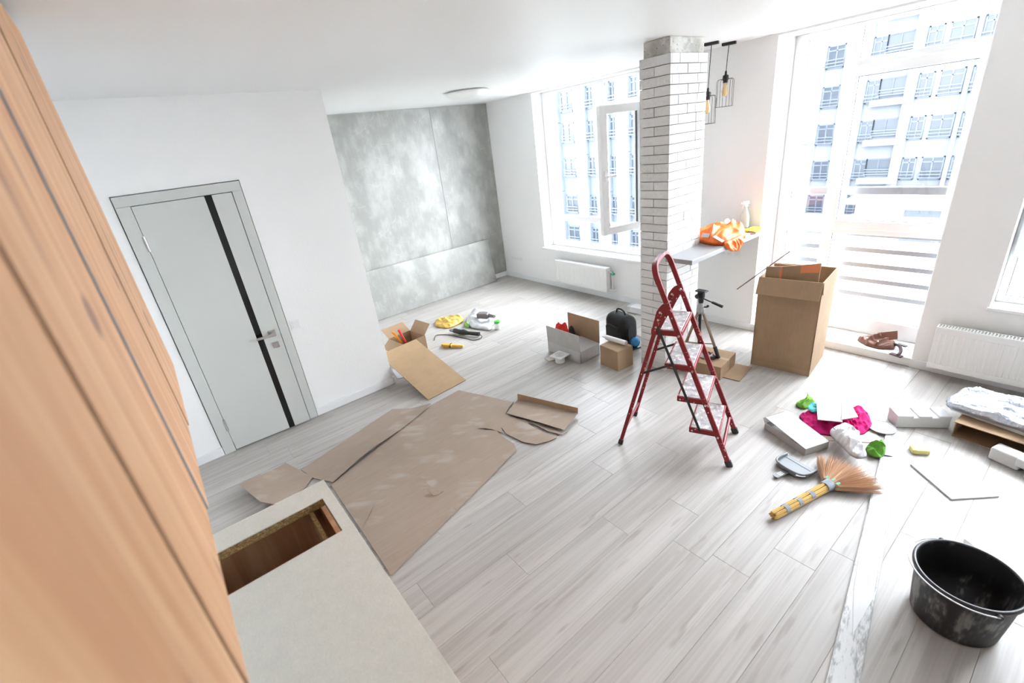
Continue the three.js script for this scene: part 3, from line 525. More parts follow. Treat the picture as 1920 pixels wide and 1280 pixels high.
// ------------------------------------------------------------------ step ladder
{
  const t = thing('step_ladder', 'red four-step ladder splashed with white paint', 'ladder', [-0.097, 0, 2.08], 0.393);
  const fs = (y) => 0.362 - 0.377 * y, S = V(0, 0, 1), Wd = 0.195;
  const loop = []; for (const s of [1, -1]) { part('front_stile', bar(V(fs(0.02), 0.02, s * Wd), V(fs(1.24), 1.24, s * Wd), 0.02, 0.032, S, 0.005), M.red, t); }
  const tp = (y, z) => V(fs(y), y, z);
  const arcs = [tp(1.23, Wd), tp(1.275, Wd - 0.004), tp(1.31, Wd - 0.03), tp(1.33, Wd - 0.075), tp(1.336, 0.05), tp(1.336, -0.05), tp(1.33, -Wd + 0.075), tp(1.31, -Wd + 0.03), tp(1.275, -Wd + 0.004), tp(1.23, -Wd)];
  { // flattened hoop: a swept strip of rectangular section
    const cv = new THREE.CatmullRomCurve3(arcs, false, 'centripetal'), N = 60, pos = [], idx = [], dir = V(-0.377, 1, 0).normalize(), wd = V(1, 0.377, 0).normalize();
    for (let i = 0; i <= N; i++) { const p = cv.getPoint(i / N), tg = cv.getTangent(i / N), nn = new THREE.Vector3().crossVectors(tg, wd).normalize(); for (const [a, b] of [[-1, -1], [1, -1], [1, 1], [-1, 1]]) { const q = p.clone().addScaledVector(wd, a * 0.016).addScaledVector(nn, b * 0.01); pos.push(q.x, q.y, q.z); } }
    for (let i = 0; i < N; i++) for (let k = 0; k < 4; k++) { const a = i * 4 + k, b = i * 4 + (k + 1) % 4; idx.push(a, a + 4, b, b, a + 4, b + 4); }
    const g = new THREE.BufferGeometry(); g.setAttribute('position', new THREE.Float32BufferAttribute(pos, 3)); g.setIndex(idx); g.computeVertexNormals(); void dir;
    part('top_hoop', uvBox(toCreasedNormals(g, 0.9)), M.red, t);
  }
  const rs = (y) => -0.366 + 0.262 * y;
  for (const s of [1, -1]) {
    part('rear_leg', bar(V(rs(0.02), 0.02, s * (Wd - 0.0)), V(rs(1.02), 1.02, s * (Wd - 0.024)), 0.018, 0.026, S, 0.005), M.red, t);
    // pressed hinge plate that joins rear leg and stile
    const z = s * (Wd - 0.02), sh = new THREE.Shape(); sh.moveTo(rs(0.9) - 0.02, 0.9); sh.lineTo(rs(1.03) - 0.022, 1.04); sh.quadraticCurveTo(rs(1.06), 1.1, fs(1.09) - 0.01, 1.1); sh.lineTo(fs(1.06) + 0.012, 1.06); sh.quadraticCurveTo(rs(1.0) + 0.05, 1.03, rs(0.92) + 0.02, 0.9); sh.closePath();
    part('hinge_plate', uvBox(new THREE.ExtrudeGeometry(sh, { depth: 0.004, bevelEnabled: true, bevelThickness: 0.001, bevelSize: 0.001, bevelSegments: 1 }).translate(0, 0, z - 0.002)), M.red, t);
    const rv = []; for (const [x, y] of [[rs(0.94), 0.94], [rs(0.99), 0.99], [rs(1.03), 1.04], [fs(1.075), 1.075]]) rv.push(rod(V(x, y, z - 0.012), V(x, y, z + 0.014), 0.007)); part('rivet', rv, M.steel, t);
    part('front_foot', bar(V(fs(0) + 0.002, 0, s * Wd), V(fs(0.045), 0.045, s * Wd), 0.026, 0.042, S, 0.006), M.black, t);
    part('rear_foot', bar(V(rs(0), 0, s * Wd), V(rs(0.04), 0.04, s * Wd), 0.024, 0.034, S, 0.006), M.black, t);
  }
  [[0.92, -0.15, 0.035], [0.69, -0.065, 0.115], [0.46, 0.018, 0.205], [0.235, 0.1, 0.285]].forEach(([y, a, b]) => {
    const st = part('step', [rb(a, b, y - 0.034, y - 0.004, -0.172, 0.172, 0.008), rb(a - 0.002, a + 0.01, y - 0.036, y, -0.174, 0.174, 0.004), rb(b - 0.01, b + 0.002, y - 0.036, y, -0.174, 0.174, 0.004), rb(a, b, y - 0.036, y, 0.166, 0.178, 0.004), rb(a, b, y - 0.036, y, -0.178, -0.166, 0.004)], M.red, t);
    part('pad', rb(a + 0.007, b - 0.007, y - 0.01, y + 0.003, -0.168, 0.168, 0.006), M.pad, st);
    part('rivet', [0.1, 0.9].flatMap((k) => [1, -1].map((s) => rod(V(lerp(a, b, k), y - 0.018, s * 0.17), V(lerp(a, b, k), y - 0.018, s * 0.181), 0.006))), M.steel, st);
    const pv = fs(y - 0.018); part('pivot_bolt', [1, -1].map((s) => rod(V(pv, y - 0.018, s * 0.17), V(pv, y - 0.018, s * 0.213), 0.007)), M.steel, st);
  });
  part('link_bar', bar(V(-0.108, 0.935, 0.184), V(0.17, 0.222, 0.184), 0.005, 0.017, S, 0.002), M.black, t);
  for (const s of [1, -1]) part('spreader', bar(V(rs(0.6), 0.6, s * 0.184), V(-0.02, 0.69, s * 0.182), 0.005, 0.016, S, 0.002), M.black, t);
  part('cross_bar', [rod(V(fs(0.13), 0.13, -Wd), V(fs(0.13), 0.13, Wd), 0.011)], M.red, t);
  part('cross_bar', [rod(V(rs(0.13), 0.13, -Wd), V(rs(0.13), 0.13, Wd), 0.009)], M.red, t);
  void loop;
}

// ------------------------------------------------------------------ cartons, tripod
const boxWalls = (w, h, d, k = 0.006) => [bb(-w / 2, w / 2, 0.001, k, -d / 2, d / 2), bb(-w / 2, w / 2, 0, h, d / 2 - k, d / 2), bb(-w / 2, w / 2, 0, h, -d / 2, -d / 2 + k), bb(-w / 2, -w / 2 + k, 0, h, -d / 2, d / 2), bb(w / 2 - k, w / 2, 0, h, -d / 2, d / 2)];
function flap(parent, mat, w, len, [x, y, z], turnY, tilt, k = 0.005) {   // hinged at its lower edge, tilt 0 = upright, + = away from the box
  const g = uvBox(new THREE.BoxGeometry(w, len, k).translate(0, len / 2, 0)), m = part('flap', g, mat, parent); m.position.set(x, y, z); m.rotation.set(0, turnY, 0, 'YXZ'); m.rotation.x = tilt; return m;
}
{
  const t = thing('tall_carton', 'tall brown open carton standing before the French window', 'carton', [-0.057, 0, 0.444], 0.1345), w = 0.462, h = 0.82;
  part('box', boxWalls(w, h, w), M.card, t);
  flap(t, M.card, w, 0.145, [0, h, w / 2], 0, 2.72); flap(t, M.card, w - 0.02, 0.1, [w / 2, h, 0], Math.PI / 2, 3.08);
  flap(t, M.card, w - 0.02, 0.16, [0, h, -w / 2], Math.PI, 2.7);
  part('tape', bb(-w / 2 - 0.0008, w / 2 + 0.0008, 0.0, 0.05, w / 2 - 0.02, w / 2 + 0.0006), std(rgb(0.36, 0.25, 0.15), 0.4), t);
  const f = thing('folded_carton', 'flattened carton with orange tape stuck in the tall carton', 'cardboard', [-0.06, 0.35, 0.57], 0.23);
  const g = (pts, z, k = 0.008) => uvBox(new THREE.ExtrudeGeometry(new THREE.Shape(pts.map(([a, b]) => new THREE.Vector2(a, b))), { depth: k, bevelEnabled: false }).translate(0, 0, z));
  part('sheet', g([[-0.2, 0], [0.185, 0], [0.195, 0.59], [-0.08, 0.545], [-0.19, 0.54]], 0), M.card, f);
  part('back_sheet', g([[-0.15, 0], [0.19, 0], [0.19, 0.54], [-0.14, 0.56]], -0.045), M.card, f);
  part('tape', g([[0.06, 0.5], [0.188, 0.515], [0.19, 0.585], [0.062, 0.566]], 0.008, 0.0008), M.tape, f); part('tape', g([[-0.085, 0.3], [-0.07, 0.3], [-0.07, 0.546], [-0.085, 0.544]], 0.008, 0.0008), M.tape, f);
  const s = single('thin_rod', 'thin dark rod poking out of the tall carton', 'rod', rod(V(-0.535, 0.605, 0.5), V(-0.12, 1.005, 0.5), 0.0045), std(rgb(0.16, 0.1, 0.08), 0.6)); void s;
}
{
  const t = thing('low_carton', 'low brown carton lying under the tripod by the pillar', 'carton', [-0.522, 0, 1.0], 0.14);
  part('box', [rb(-0.2, 0.2, 0, 0.126, -0.17, 0.17, 0.003)], M.card, t);
  const fl = part('flap', uvBox(new THREE.BoxGeometry(0.14, 0.004, 0.3).translate(0.07, 0, 0)), M.card, t); fl.position.set(0.2, 0.005, -0.04);
  part('seam_tape', bb(-0.201, 0.201, 0.02, 0.1266, -0.02, 0.02), std(rgb(0.42, 0.29, 0.18), 0.4), t);
  const c = thing('tripod', 'small bronze camera tripod with a black pan head', 'tripod', [0, 0, 0]);
  const hub = V(-0.585, 0.565, 1.02), feet = [[-0.685, 1.135], [-0.645, 0.905], [-0.4, 1.005]], bronze = std(rgb(0.27, 0.2, 0.14), 0.35, { metalness: 0.7 });
  feet.forEach(([x, z]) => {
    const ft = V(x, 0.135, z), a = hub.clone().lerp(ft, 0.1); a.y = hub.y - 0.015; const kn = a.clone().lerp(ft, 0.8), lg = part('leg', [rod(a, kn, 0.0125, 0.0125, 14)], bronze, c);
    part('leg_lock', rod(a.clone().lerp(ft, 0.76), a.clone().lerp(ft, 0.92), 0.018, 0.016, 14), M.black, lg); part('foot', rod(a.clone().lerp(ft, 0.9), ft, 0.014, 0.016, 14), M.black, lg);
    part('brace', rod(V(hub.x, 0.235, hub.z), a.clone().lerp(ft, 0.7), 0.005), bronze, lg); part('shoulder', [rb(-0.018, 0.018, -0.03, 0.02, -0.014, 0.014, 0.006).translate(a.x, a.y, a.z)], plastic(0.35, 0.35, 0.35), lg);
  });
  part('hub', [cyl(0.034, 0.03, 0.05).translate(hub.x, hub.y - 0.02, hub.z), cyl(0.026, 0.022, 0.03).translate(hub.x, hub.y + 0.028, hub.z)], plastic(0.4, 0.4, 0.4), c);
  part('crank', [rod(V(hub.x, hub.y + 0.02, hub.z), V(hub.x + 0.055, hub.y + 0.025, hub.z - 0.01), 0.007), new THREE.SphereGeometry(0.012, 12, 10).translate(hub.x + 0.06, hub.y + 0.035, hub.z - 0.01)], M.black, c);
  part('centre_column', [rod(V(hub.x, 0.2, hub.z), V(hub.x, hub.y, hub.z), 0.011), rb(-0.008, 0.008, -0.1, 0.0, 0.008, 0.016, 0.002).translate(hub.x, hub.y - 0.02, hub.z)], M.black, c);
  part('pan_head', [cyl(0.02, 0.024, 0.05).translate(hub.x, hub.y + 0.055, hub.z), rb(-0.026, 0.026, 0.1, 0.165, -0.022, 0.022, 0.01).translate(hub.x, hub.y, hub.z), rb(-0.045, 0.05, 0.16, 0.172, -0.03, 0.03, 0.005).translate(hub.x, hub.y, hub.z), rod(V(hub.x - 0.02, hub.y + 0.12, hub.z - 0.035), V(hub.x - 0.02, hub.y + 0.12, hub.z + 0.035), 0.02)], M.black, c);
  part('pan_handle', [rod(V(hub.x + 0.02, hub.y + 0.1, hub.z), V(hub.x + 0.1, hub.y + 0.075, hub.z - 0.012), 0.0055), rod(V(hub.x + 0.095, hub.y + 0.077, hub.z - 0.012), V(hub.x + 0.185, hub.y + 0.05, hub.z - 0.025), 0.011, 0.0135)], M.black, c);
  single('patterned_rag', 'small black and white patterned rag on the low carton', 'rag', lump([[-0.545, 1.075], [-0.43, 1.06], [-0.42, 1.0], [-0.5, 0.985], [-0.55, 1.02]], 0.045, 61, { base: 0.128, freq: 26 }),
    phys(rgb(1, 1, 1), 0.9, { map: tex(128, 128, (u, v) => { const a = fbm(u * 12, v * 12, 3, 3, 12, 12); return a > 0.52 ? [214, 206, 206] : [70, 62, 72]; }) }));
}

// ------------------------------------------------------------------ things by the alcove
{
  single('loose_grey_panel', 'grey concrete-look panel leaning against the foot of the clad wall', 'panel', uvBox(new RoundedBoxGeometry(0.012, 0.69, 2.6, 1, 0.002).translate(0.006, 0.345, 1.3), 1, 1, 0.31, 0.47), M.concrete).position.set(-4.628, 0.002, 0.335);
  const lp = scene.children[scene.children.length - 1]; lp.rotation.z = 0.165;
  // toolbox carton and the board leaning on it
  const t = thing('tool_carton', 'open brown carton of hand tools behind the leaning board', 'carton', [-3.115, 0, 2.7], 0.12);
  part('box', boxWalls(0.3, 0.235, 0.29, 0.005), M.card, t);
  flap(t, M.card, 0.28, 0.15, [-0.148, 0.235, 0], -Math.PI / 2, 1.0); flap(t, M.card, 0.28, 0.14, [0, 0.235, -0.143], Math.PI, 0.75); flap(t, M.card, 0.28, 0.13, [0, 0.235, 0.143], 0, 2.2);
  const tool = (name, label, col, p, q, r) => { const o = thing(name, label, 'tool', p, q); part('grip', rb(-r, r, 0, 0.17, -r * 0.7, r * 0.7, r * 0.5), plastic(...col), o); part('shaft', rod(V(0, -0.12, 0), V(0, 0.01, 0), 0.005), M.steel, o); o.rotation.set(0.25, q, 0.35); };
  tool('screwdriver', 'orange handled tool upright in the tool carton', [0.75, 0.28, 0.02], [-3.14, 0.17, 2.76], 0.3, 0.017); tool('screwdriver', 'red handled tool upright in the tool carton', [0.6, 0.02, 0.02], [-3.1, 0.18, 2.73], -0.2, 0.019);
  single('yellow_tape_roll', 'small yellow roll beside the tool carton', 'tape', new THREE.TorusGeometry(0.03, 0.014, 12, 32).rotateX(Math.PI / 2).translate(-3.4, 0.016, 2.42), plastic(0.85, 0.72, 0.02));
  const bd = single('hardboard_sheet', 'tan hardboard sheet leaning on the tool carton', 'board', uvBox(new RoundedBoxGeometry(0.84, 0.006, 0.452, 1, 0.001).translate(-0.42, 0.003, 0)), M.hardboard);
  bd.position.set(-2.083, 0.002, 2.835); bd.rotation.set(0, 0.1, -0.312, 'YXZ');
  single('pale_offcut', 'pale veneer offcut on the floor behind the tool carton', 'offcut', sheet([[-3.58, 2.74], [-3.37, 2.79], [-3.3, 2.66], [-3.5, 2.61]], 0.006), M.card);
  const pp = (k, dy, label) => single('paper_sheets', label, 'paper', sheet([[-2.93 + k, 3.02], [-2.71 + k, 3.06], [-2.68 + k, 3.0], [-2.75 + k, 2.85], [-2.97 + k, 2.82]], 0.004, (x, z) => 0.001 + dy + 0.012 * sstep(-2.8, -2.95, x)), M.paper);
  pp(0, 0, 'white papers lying by the end of the door wall');
  // yellow and white bags, jar, drill, yellow tool
  single('yellow_bag', 'crumpled yellow plastic bag on the alcove floor', 'bag', lump([[-3.83, 1.97], [-3.66, 2.05], [-3.5, 2.0], [-3.46, 1.88], [-3.5, 1.72], [-3.7, 1.64], [-3.84, 1.8]], 0.08, 17, { freq: 11 }), phys(rgb(0.8, 0.56, 0.12), 0.4, { transmission: 0.25, thickness: 0, bumpMap: crumpleB, bumpScale: 0.004 }));
  const wb = thing('white_bag', 'crumpled white carrier bag with green print beside the yellow bag', 'bag');
  part('film', lump([[-3.38, 1.76], [-3.22, 1.79], [-3.04, 1.74], [-2.95, 1.69], [-3.05, 1.58], [-3.16, 1.42], [-3.42, 1.4], [-3.6, 1.48], [-3.5, 1.66]], 0.17, 23, { freq: 9, ridge: 0.75, shape: (x, z) => 1 - 0.8 * Math.exp(-((x + 3.2) ** 2 + (z - 1.6) ** 2) / 0.016) }), M.film, wb);
  part('print', lump([[-3.42, 1.77], [-3.33, 1.81], [-3.26, 1.81], [-3.27, 1.77], [-3.36, 1.74]], 0.05, 24, { freq: 12 }), plastic(0.2, 0.5, 0.1), wb);
  single('grinder', 'grey power tool lying in the white carrier bag', 'tool', mrg([rb(-0.08, 0.08, 0, 0.07, -0.05, 0.05, 0.02), rod(V(0.08, 0.035, 0), V(0.17, 0.035, 0.03), 0.028, 0.02)]).rotateY(0.5).translate(-3.2, 0.085, 1.6), plastic(0.16, 0.14, 0.13, 0.5));
  const j = thing('plastic_jar', 'small clear jar with a green lid', 'jar', [-2.915, 0, 1.6]); part('jar_body', lathe([[0, 0], [0.034, 0], [0.038, 0.006], [0.038, 0.07], [0.03, 0.085], [0, 0.086]], 32), phys(rgb(0.78, 0.8, 0.78), 0.25), j); part('lid', lathe([[0.036, 0.082], [0.038, 0.084], [0.038, 0.108], [0.034, 0.112], [0, 0.112]], 32), plastic(0.08, 0.45, 0.08), j);
  const d = thing('power_drill', 'black corded power drill on the alcove floor', 'drill', [-3.13, 0.036, 1.98], 0.3);
  part('motor_body', [rod(V(-0.13, 0.005, 0), V(0.02, 0.005, 0), 0.03, 0.036, 18), rod(V(0.02, 0.005, 0), V(0.09, 0.0, 0), 0.036, 0.024, 18)], M.black, d); part('chuck', rod(V(-0.2, 0.0, 0), V(-0.13, 0.003, 0), 0.016, 0.026, 18), std(rgb(0.2, 0.2, 0.21), 0.4), d);
  part('handle', rod(V(0.07, 0, 0), V(0.24, -0.002, -0.03), 0.022, 0.026, 14), M.black, d); part('label_plate', rb(-0.07, 0.0, 0.033, 0.042, -0.012, 0.012, 0.003), plastic(0.2, 0.35, 0.42), d);
  part('cord', tube([V(0.24, 0, -0.03), V(0.3, -0.02, 0.0), V(0.26, -0.031, 0.075), V(0.08, -0.031, 0.08), V(-0.2, -0.031, 0.07), V(-0.32, -0.031, 0.13), V(-0.24, -0.031, 0.26)], 0.0045, 80, 6), M.black, d);
  const y = thing('pipe_wrench', 'yellow hand tool with a black strap by the hardboard sheet', 'tool', [-2.93, 0.012, 2.27], 0.55); part('head', [rb(-0.1, 0.02, -0.01, 0.03, -0.03, 0.03, 0.008), rb(-0.13, -0.08, -0.01, 0.02, -0.045, 0.0, 0.006)], plastic(0.75, 0.42, 0.05), y); part('grip', rb(0.02, 0.16, -0.006, 0.024, -0.016, 0.016, 0.01), plastic(0.78, 0.45, 0.05), y); part('strap', new THREE.TorusGeometry(0.034, 0.005, 8, 24).rotateY(Math.PI / 2).scale(1, 0.7, 1.1).translate(0.0, 0.012, 0), M.black, y);
}

// ------------------------------------------------------------------ cartons left of the pillar
{
  const t = thing('white_carton', 'open white carton with tall flaps holding a red garment', 'carton', [-1.698, 0, 1.514]), w = 0.47, d = 0.28, h = 0.122;
  part('box', boxWalls(w, h, d, 0.005), M.whiteCard, t);
  flap(t, M.greyCard, w, 0.182, [0, h, d / 2 - 0.003], 0, 0.03); flap(t, M.card, 0.44, 0.245, [0.02, h, -d / 2 + 0.003], 0, -0.03);
  const rf = part('flap', uvBox(new THREE.BoxGeometry(0.25, 0.005, d - 0.01).translate(-0.125, 0, 0)), M.whiteCard, t); rf.position.set(w / 2, h + 0.002, 0); rf.rotation.z = -0.06;
  single('red_garment', 'bright red crumpled garment heaped in the white carton', 'garment', lump([[-1.885, 1.61], [-1.76, 1.61], [-1.745, 1.53], [-1.76, 1.475], [-1.85, 1.465], [-1.895, 1.53]], 0.25, 31, { base: 0.03, freq: 16, ridge: 0.22, edge: 0.06, power: 3 }), cloth(0.62, 0.03, 0.02));
  single('dark_garment', 'dark grey garment folded behind the red one', 'garment', lump([[-1.85, 1.435], [-1.76, 1.438], [-1.75, 1.41], [-1.8, 1.402], [-1.85, 1.405]], 0.22, 36, { base: 0.04, freq: 10, ridge: 0.15 }), cloth(0.035, 0.03, 0.035));
  const b = thing('small_carton', 'small closed brown carton with a round hand hole', 'carton', [-1.188, 0, 1.442], -0.096);
  part('box', rb(-0.12, 0.12, 0, 0.203, -0.1, 0.1, 0.003), M.card, b); part('paper_top', bb(-0.116, 0.116, 0.2032, 0.2045, -0.096, 0.096), M.card, b);
  part('hand_hole', rod(V(0.1185, 0.155, 0.0), V(0.1206, 0.155, 0.0), 0.014, 0.014, 20), M.card, b);
  const tb = thing('sealant_tube', 'white cartridge lying on the small carton', 'tube', [-1.225, 0.229, 1.395], 0.02);
  part('barrel', rod(V(-0.12, 0, 0), V(0.115, 0, 0), 0.0235, 0.0235, 24), M.white, tb); part('tip', rod(V(-0.165, -0.004, 0), V(-0.12, 0, 0), 0.006, 0.012, 12), M.white, tb); part('end_cap', rod(V(0.115, 0, 0), V(0.12, 0, 0), 0.021, 0.021, 24), plastic(0.6, 0.6, 0.6), tb);
  const v = thing('vent_grille', 'square white vent grille standing on its round spigot', 'vent', [-1.66, 0, 1.748], 0.1);
  part('spigot', lathe([[0.045, 0], [0.048, 0.002], [0.048, 0.072], [0.045, 0.072], [0.045, 0]], 32), M.white, v); part('plate', rb(-0.075, 0.075, 0.07, 0.08, -0.075, 0.075, 0.003), M.white, v);
  const rg = []; for (let i = 1; i <= 6; i++) rg.push(new THREE.TorusGeometry(i * 0.008, 0.0016, 6, 32).rotateX(Math.PI / 2).translate(0, 0.0805, 0)); part('louvre_rings', rg, plastic(0.62, 0.62, 0.6), v);
  single('tile_scrap', 'small pale offcut beside the white vent grille', 'offcut', sheet([[-1.835, 1.8], [-1.76, 1.815], [-1.735, 1.735], [-1.81, 1.72]], 0.006), std(rgb(0.62, 0.58, 0.52), 0.7));
  // backpack
  const k = thing('backpack', 'black backpack slumped between the cartons and the pillar', 'backpack', [-1.515, 0.034, 0.97], -0.2);
  const bg = new RoundedBoxGeometry(0.36, 0.28, 0.2, 8, 0.08), pp = bg.attributes.position; for (let i = 0; i < pp.count; i++) { const x = pp.getX(i), y = pp.getY(i), z = pp.getZ(i), n = fbm(x * 14 + 9, y * 14 + z * 9, 5, 3) - 0.5; pp.setXYZ(i, x * (1 - 0.12 * (y + 0.13)) + n * 0.02, y + (x < 0 ? 0.03 * x : -0.05 * x) + n * 0.015, z * (1 + 0.15 * (0.13 - y)) + n * 0.03); } bg.translate(0, 0.135, 0); bg.computeVertexNormals();
  part('bag', uvBox(bg), M.blackSoft, k);
  part('front_pocket', uvBox(new RoundedBoxGeometry(0.23, 0.15, 0.07, 5, 0.03).translate(0.01, 0.09, 0.1)), M.blackSoft, k);
  part('zip', tube([V(-0.1, 0.13, 0.125), V(-0.05, 0.168, 0.125), V(0.05, 0.168, 0.125), V(0.115, 0.13, 0.125)], 0.003, 24, 6), M.black, k);
  part('carry_loop', tube([V(-0.07, 0.255, 0.0), V(-0.055, 0.305, 0), V(0.0, 0.32, 0), V(0.06, 0.3, 0), V(0.07, 0.25, 0)], 0.009, 30, 8), M.blackSoft, k);
  part('strap', tube([V(0.14, 0.2, 0.02), V(0.175, 0.13, 0.05), V(0.18, 0.05, 0.05), V(0.165, 0.02, 0.03)], 0.012, 24, 8), M.blackSoft, k);
  single('blue_bottle', 'shiny blue round bottle in the side of the backpack', 'bottle', new THREE.SphereGeometry(0.047, 28, 20).scale(1, 1.1, 1).translate(-1.272, 0.067, 1.045), phys(rgb(0.02, 0.22, 0.5), 0.15));
  single('black_tray', 'flat black tray under the backpack', 'tray', uvBox(new RoundedBoxGeometry(0.36, 0.014, 0.3, 2, 0.004).rotateY(-0.2).translate(-1.4, 0.007, 0.95)), plastic(0.02, 0.02, 0.022, 0.3));
  const wr = thing('wrapped_box', 'long silvery white wrapped box by the wall behind the pillar', 'box', [-1.74, 0, 0.2], 0.06); part('carton', rb(-0.25, 0.25, 0, 0.08, -0.07, 0.07, 0.008), plastic(0.74, 0.74, 0.75, 0.3), wr); part('end_wrap', rb(-0.256, -0.2, -0.0, 0.083, -0.073, 0.073, 0.01), plastic(0.7, 0.7, 0.71, 0.25), wr);
}

// ------------------------------------------------------------------ flattened cardboard on the floor
{
  const t = thing('large_cardboard', 'largest flattened cardboard sheet with a torn far end', 'cardboard');
  const hgt = (x, z) => 0.003 + 0.007 * fbm(x * 3, z * 3, 5, 2) + 0.007 * (1 - sstep(0, 0.06, Math.abs(x + 1.2 - (z - 3.2) * 0.27)));
  part('sheet', sheet([[-1.98, 2.773], [-1.405, 2.565], [-1.36, 2.65], [-1.30, 2.735], [-1.02, 2.66], [-0.77, 2.6], [-0.745, 2.615], [-0.86, 2.66], [-1.03, 2.668], [-1.06, 2.69], [-1.02, 2.70], [-0.82, 2.685], [-0.745, 2.67], [-0.76, 2.74], [-0.8, 2.83], [-0.9, 2.88], [-1.08, 2.9], [-1.18, 2.875], [-1.1, 2.915], [-1.17, 2.925], [-1.05, 2.945], [-0.93, 2.94], [-0.86, 2.975], [-0.7, 3.5], [-0.513, 4.155], [-0.95, 4.15], [-1.545, 4.148], [-1.735, 3.66], [-1.94, 3.11]], 0.005, hgt, 0.07), M.dusty, t);
  part('end_flap', sheet([[-1.395, 2.525], [-0.84, 2.345], [-0.755, 2.58], [-1.295, 2.728]], 0.005, (x, z) => 0.022 + 0.006 * Math.sin(x * 5), 0.07), M.dusty, t);
  const st = part('upright_strip', uvBox(new THREE.BoxGeometry(0.585, 0.055, 0.005).translate(0.2925, 0.0275, 0)), M.card, t); st.position.set(-1.395, 0.022, 2.523); st.rotation.set(-0.15, 0.31, 0, 'YXZ');
  part('torn_lip', sheet([[-0.93, 3.69], [-0.925, 3.66], [-0.9, 3.63], [-0.875, 3.6], [-0.872, 3.64], [-0.885, 3.67]], 0.0025, (x, z) => 0.013 + 0.7 * Math.max(0, -0.88 - x), 0.02), M.dusty, t);
  const u = single('narrow_cardboard', 'narrow cardboard strip along the edge of the largest sheet, nearest the door', 'cardboard', sheet([[-2.175, 3.372], [-2.04, 3.245], [-1.93, 3.1], [-1.86, 3.28], [-1.74, 3.6], [-1.62, 3.93], [-1.545, 4.13], [-1.74, 4.222], [-1.907, 4.258]], 0.005, (x, z) => { const e = sstep(0.22, 0.0, -x - 1.545 - (4.13 - z) * 0.374); return 0.003 + 0.004 * fbm(x * 4, z * 4, 8, 2) + e * (0.026 + 0.014 * Math.sin(z * 7)); }, 0.05), M.dusty); void u;
  const s = thing('small_cardboard', 'small curled cardboard piece next to the worktop corner', 'cardboard');
  part('sheet', sheet([[-2.085, 4.325], [-1.735, 4.22], [-1.66, 4.3], [-1.57, 4.5], [-1.67, 4.58], [-2.0, 4.66]], 0.005, (x, z) => 0.012 + 0.05 * sstep(4.35, 4.68, z + 0.15 * (x + 2)), 0.05), M.dusty, s);
}

